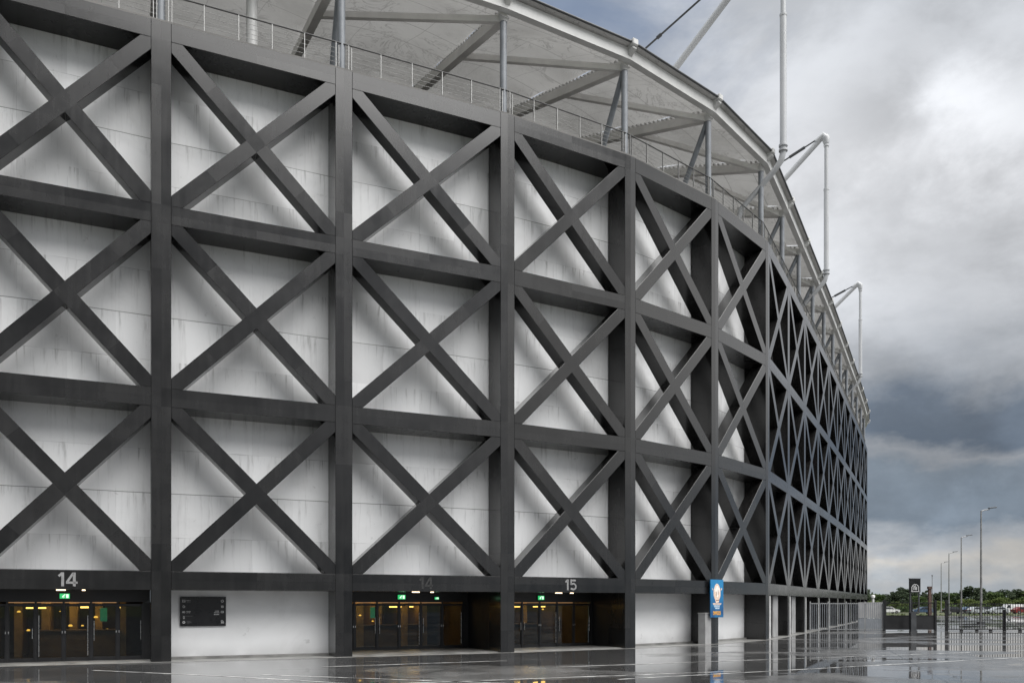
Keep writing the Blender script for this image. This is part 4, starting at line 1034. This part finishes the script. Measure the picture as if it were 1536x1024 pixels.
cl = t.mix(1.0, base, t.comb(var, var, var), 'MULTIPLY')
# sky shaped brighter on the right and overhead, dimmer behind the camera
back = t.smooth(t.math('ADD', t.math('MULTIPLY', x, 0.97), t.math('MULTIPLY', y, -0.12)), 0.45, 0.97, 1.0, 1.9)
back = t.math('MULTIPLY', back, t.smooth(t.math('SUBTRACT', t.math('MULTIPLY', y, -1.0), t.math('MULTIPLY', x, 0.3)), 0.1, 0.8, 1.0, 0.62))
back = t.math('MULTIPLY', back, t.smooth(z, 0.58, 0.92, 1.0, 2.6))
cl = t.mix(1.0, cl, t.comb(back, t.math('MULTIPLY', back, t.smooth(back, 1.0, 1.9, 1.0, 0.97)), t.math('MULTIPLY', back, t.smooth(back, 1.0, 1.9, 1.0, 0.92))), 'MULTIPLY')
cl10 = t.mix(1.0, cl, (10, 10, 10, 1), 'MULTIPLY')
sky = t.new('ShaderNodeTexSky', sky_type='NISHITA'); sky.sun_disc = False; sky.sun_elevation = SUN_EL; sky.sun_rotation = SUN_AZ
sky.air_density = 1.0; sky.dust_density = 2.0
# a thin place in the cloud, high over the roof edge
gap = t.math('MULTIPLY', t.smooth(t.math('ADD', az, t.math('MULTIPLY', t.math('SUBTRACT', n2, 0.5), 0.5)), 0.34, 0.08, 0.0, 0.72), t.smooth(el, 0.45, 0.7))
gap = t.math('MULTIPLY', gap, t.smooth(y, 0.0, 0.3))
col = t.mix(gap, cl10, t.mix(1.0, sky.outputs[0], (0.9, 1.0, 1.05, 1), 'MULTIPLY'))
t.put(bg.inputs['Color'], col); bg.inputs['Strength'].default_value = 0.1
sl = bpy.data.lights.new('sun', 'SUN'); sl.energy = 4.4; sl.angle = R(60); sl.color = (1.0, 0.985, 0.965)
so = bpy.data.objects.new('sun', sl); COL.objects.link(so)
sd = Vector((math.sin(SUN_AZ) * math.cos(SUN_EL), math.cos(SUN_AZ) * math.cos(SUN_EL), math.sin(SUN_EL)))
so.rotation_euler = sd.to_track_quat('Z', 'Y').to_euler(); so.location = sd * 50

# ------------------------------------------------------------------ camera
cam = bpy.data.cameras.new('camera'); cam.sensor_width = 36; cam.lens = F_ / 1536 * 36; cam.shift_y = (904 - 512) / 1536; cam.clip_end = 6000; cam.clip_start = 0.1
co_ = bpy.data.objects.new('camera', cam); COL.objects.link(co_); co_.location = (0, 0, EYE); co_.rotation_euler = (R(90), 0, 0)
SC.camera = co_
SC.view_settings.view_transform = 'Standard'; SC.view_settings.look = 'None'; SC.view_settings.exposure = 0.1; SC.view_settings.gamma = 1
SC.cycles.max_bounces = 6; SC.cycles.diffuse_bounces = 3; SC.cycles.glossy_bounces = 4; SC.cycles.transparent_max_bounces = 12
SC.cycles.use_denoising = True
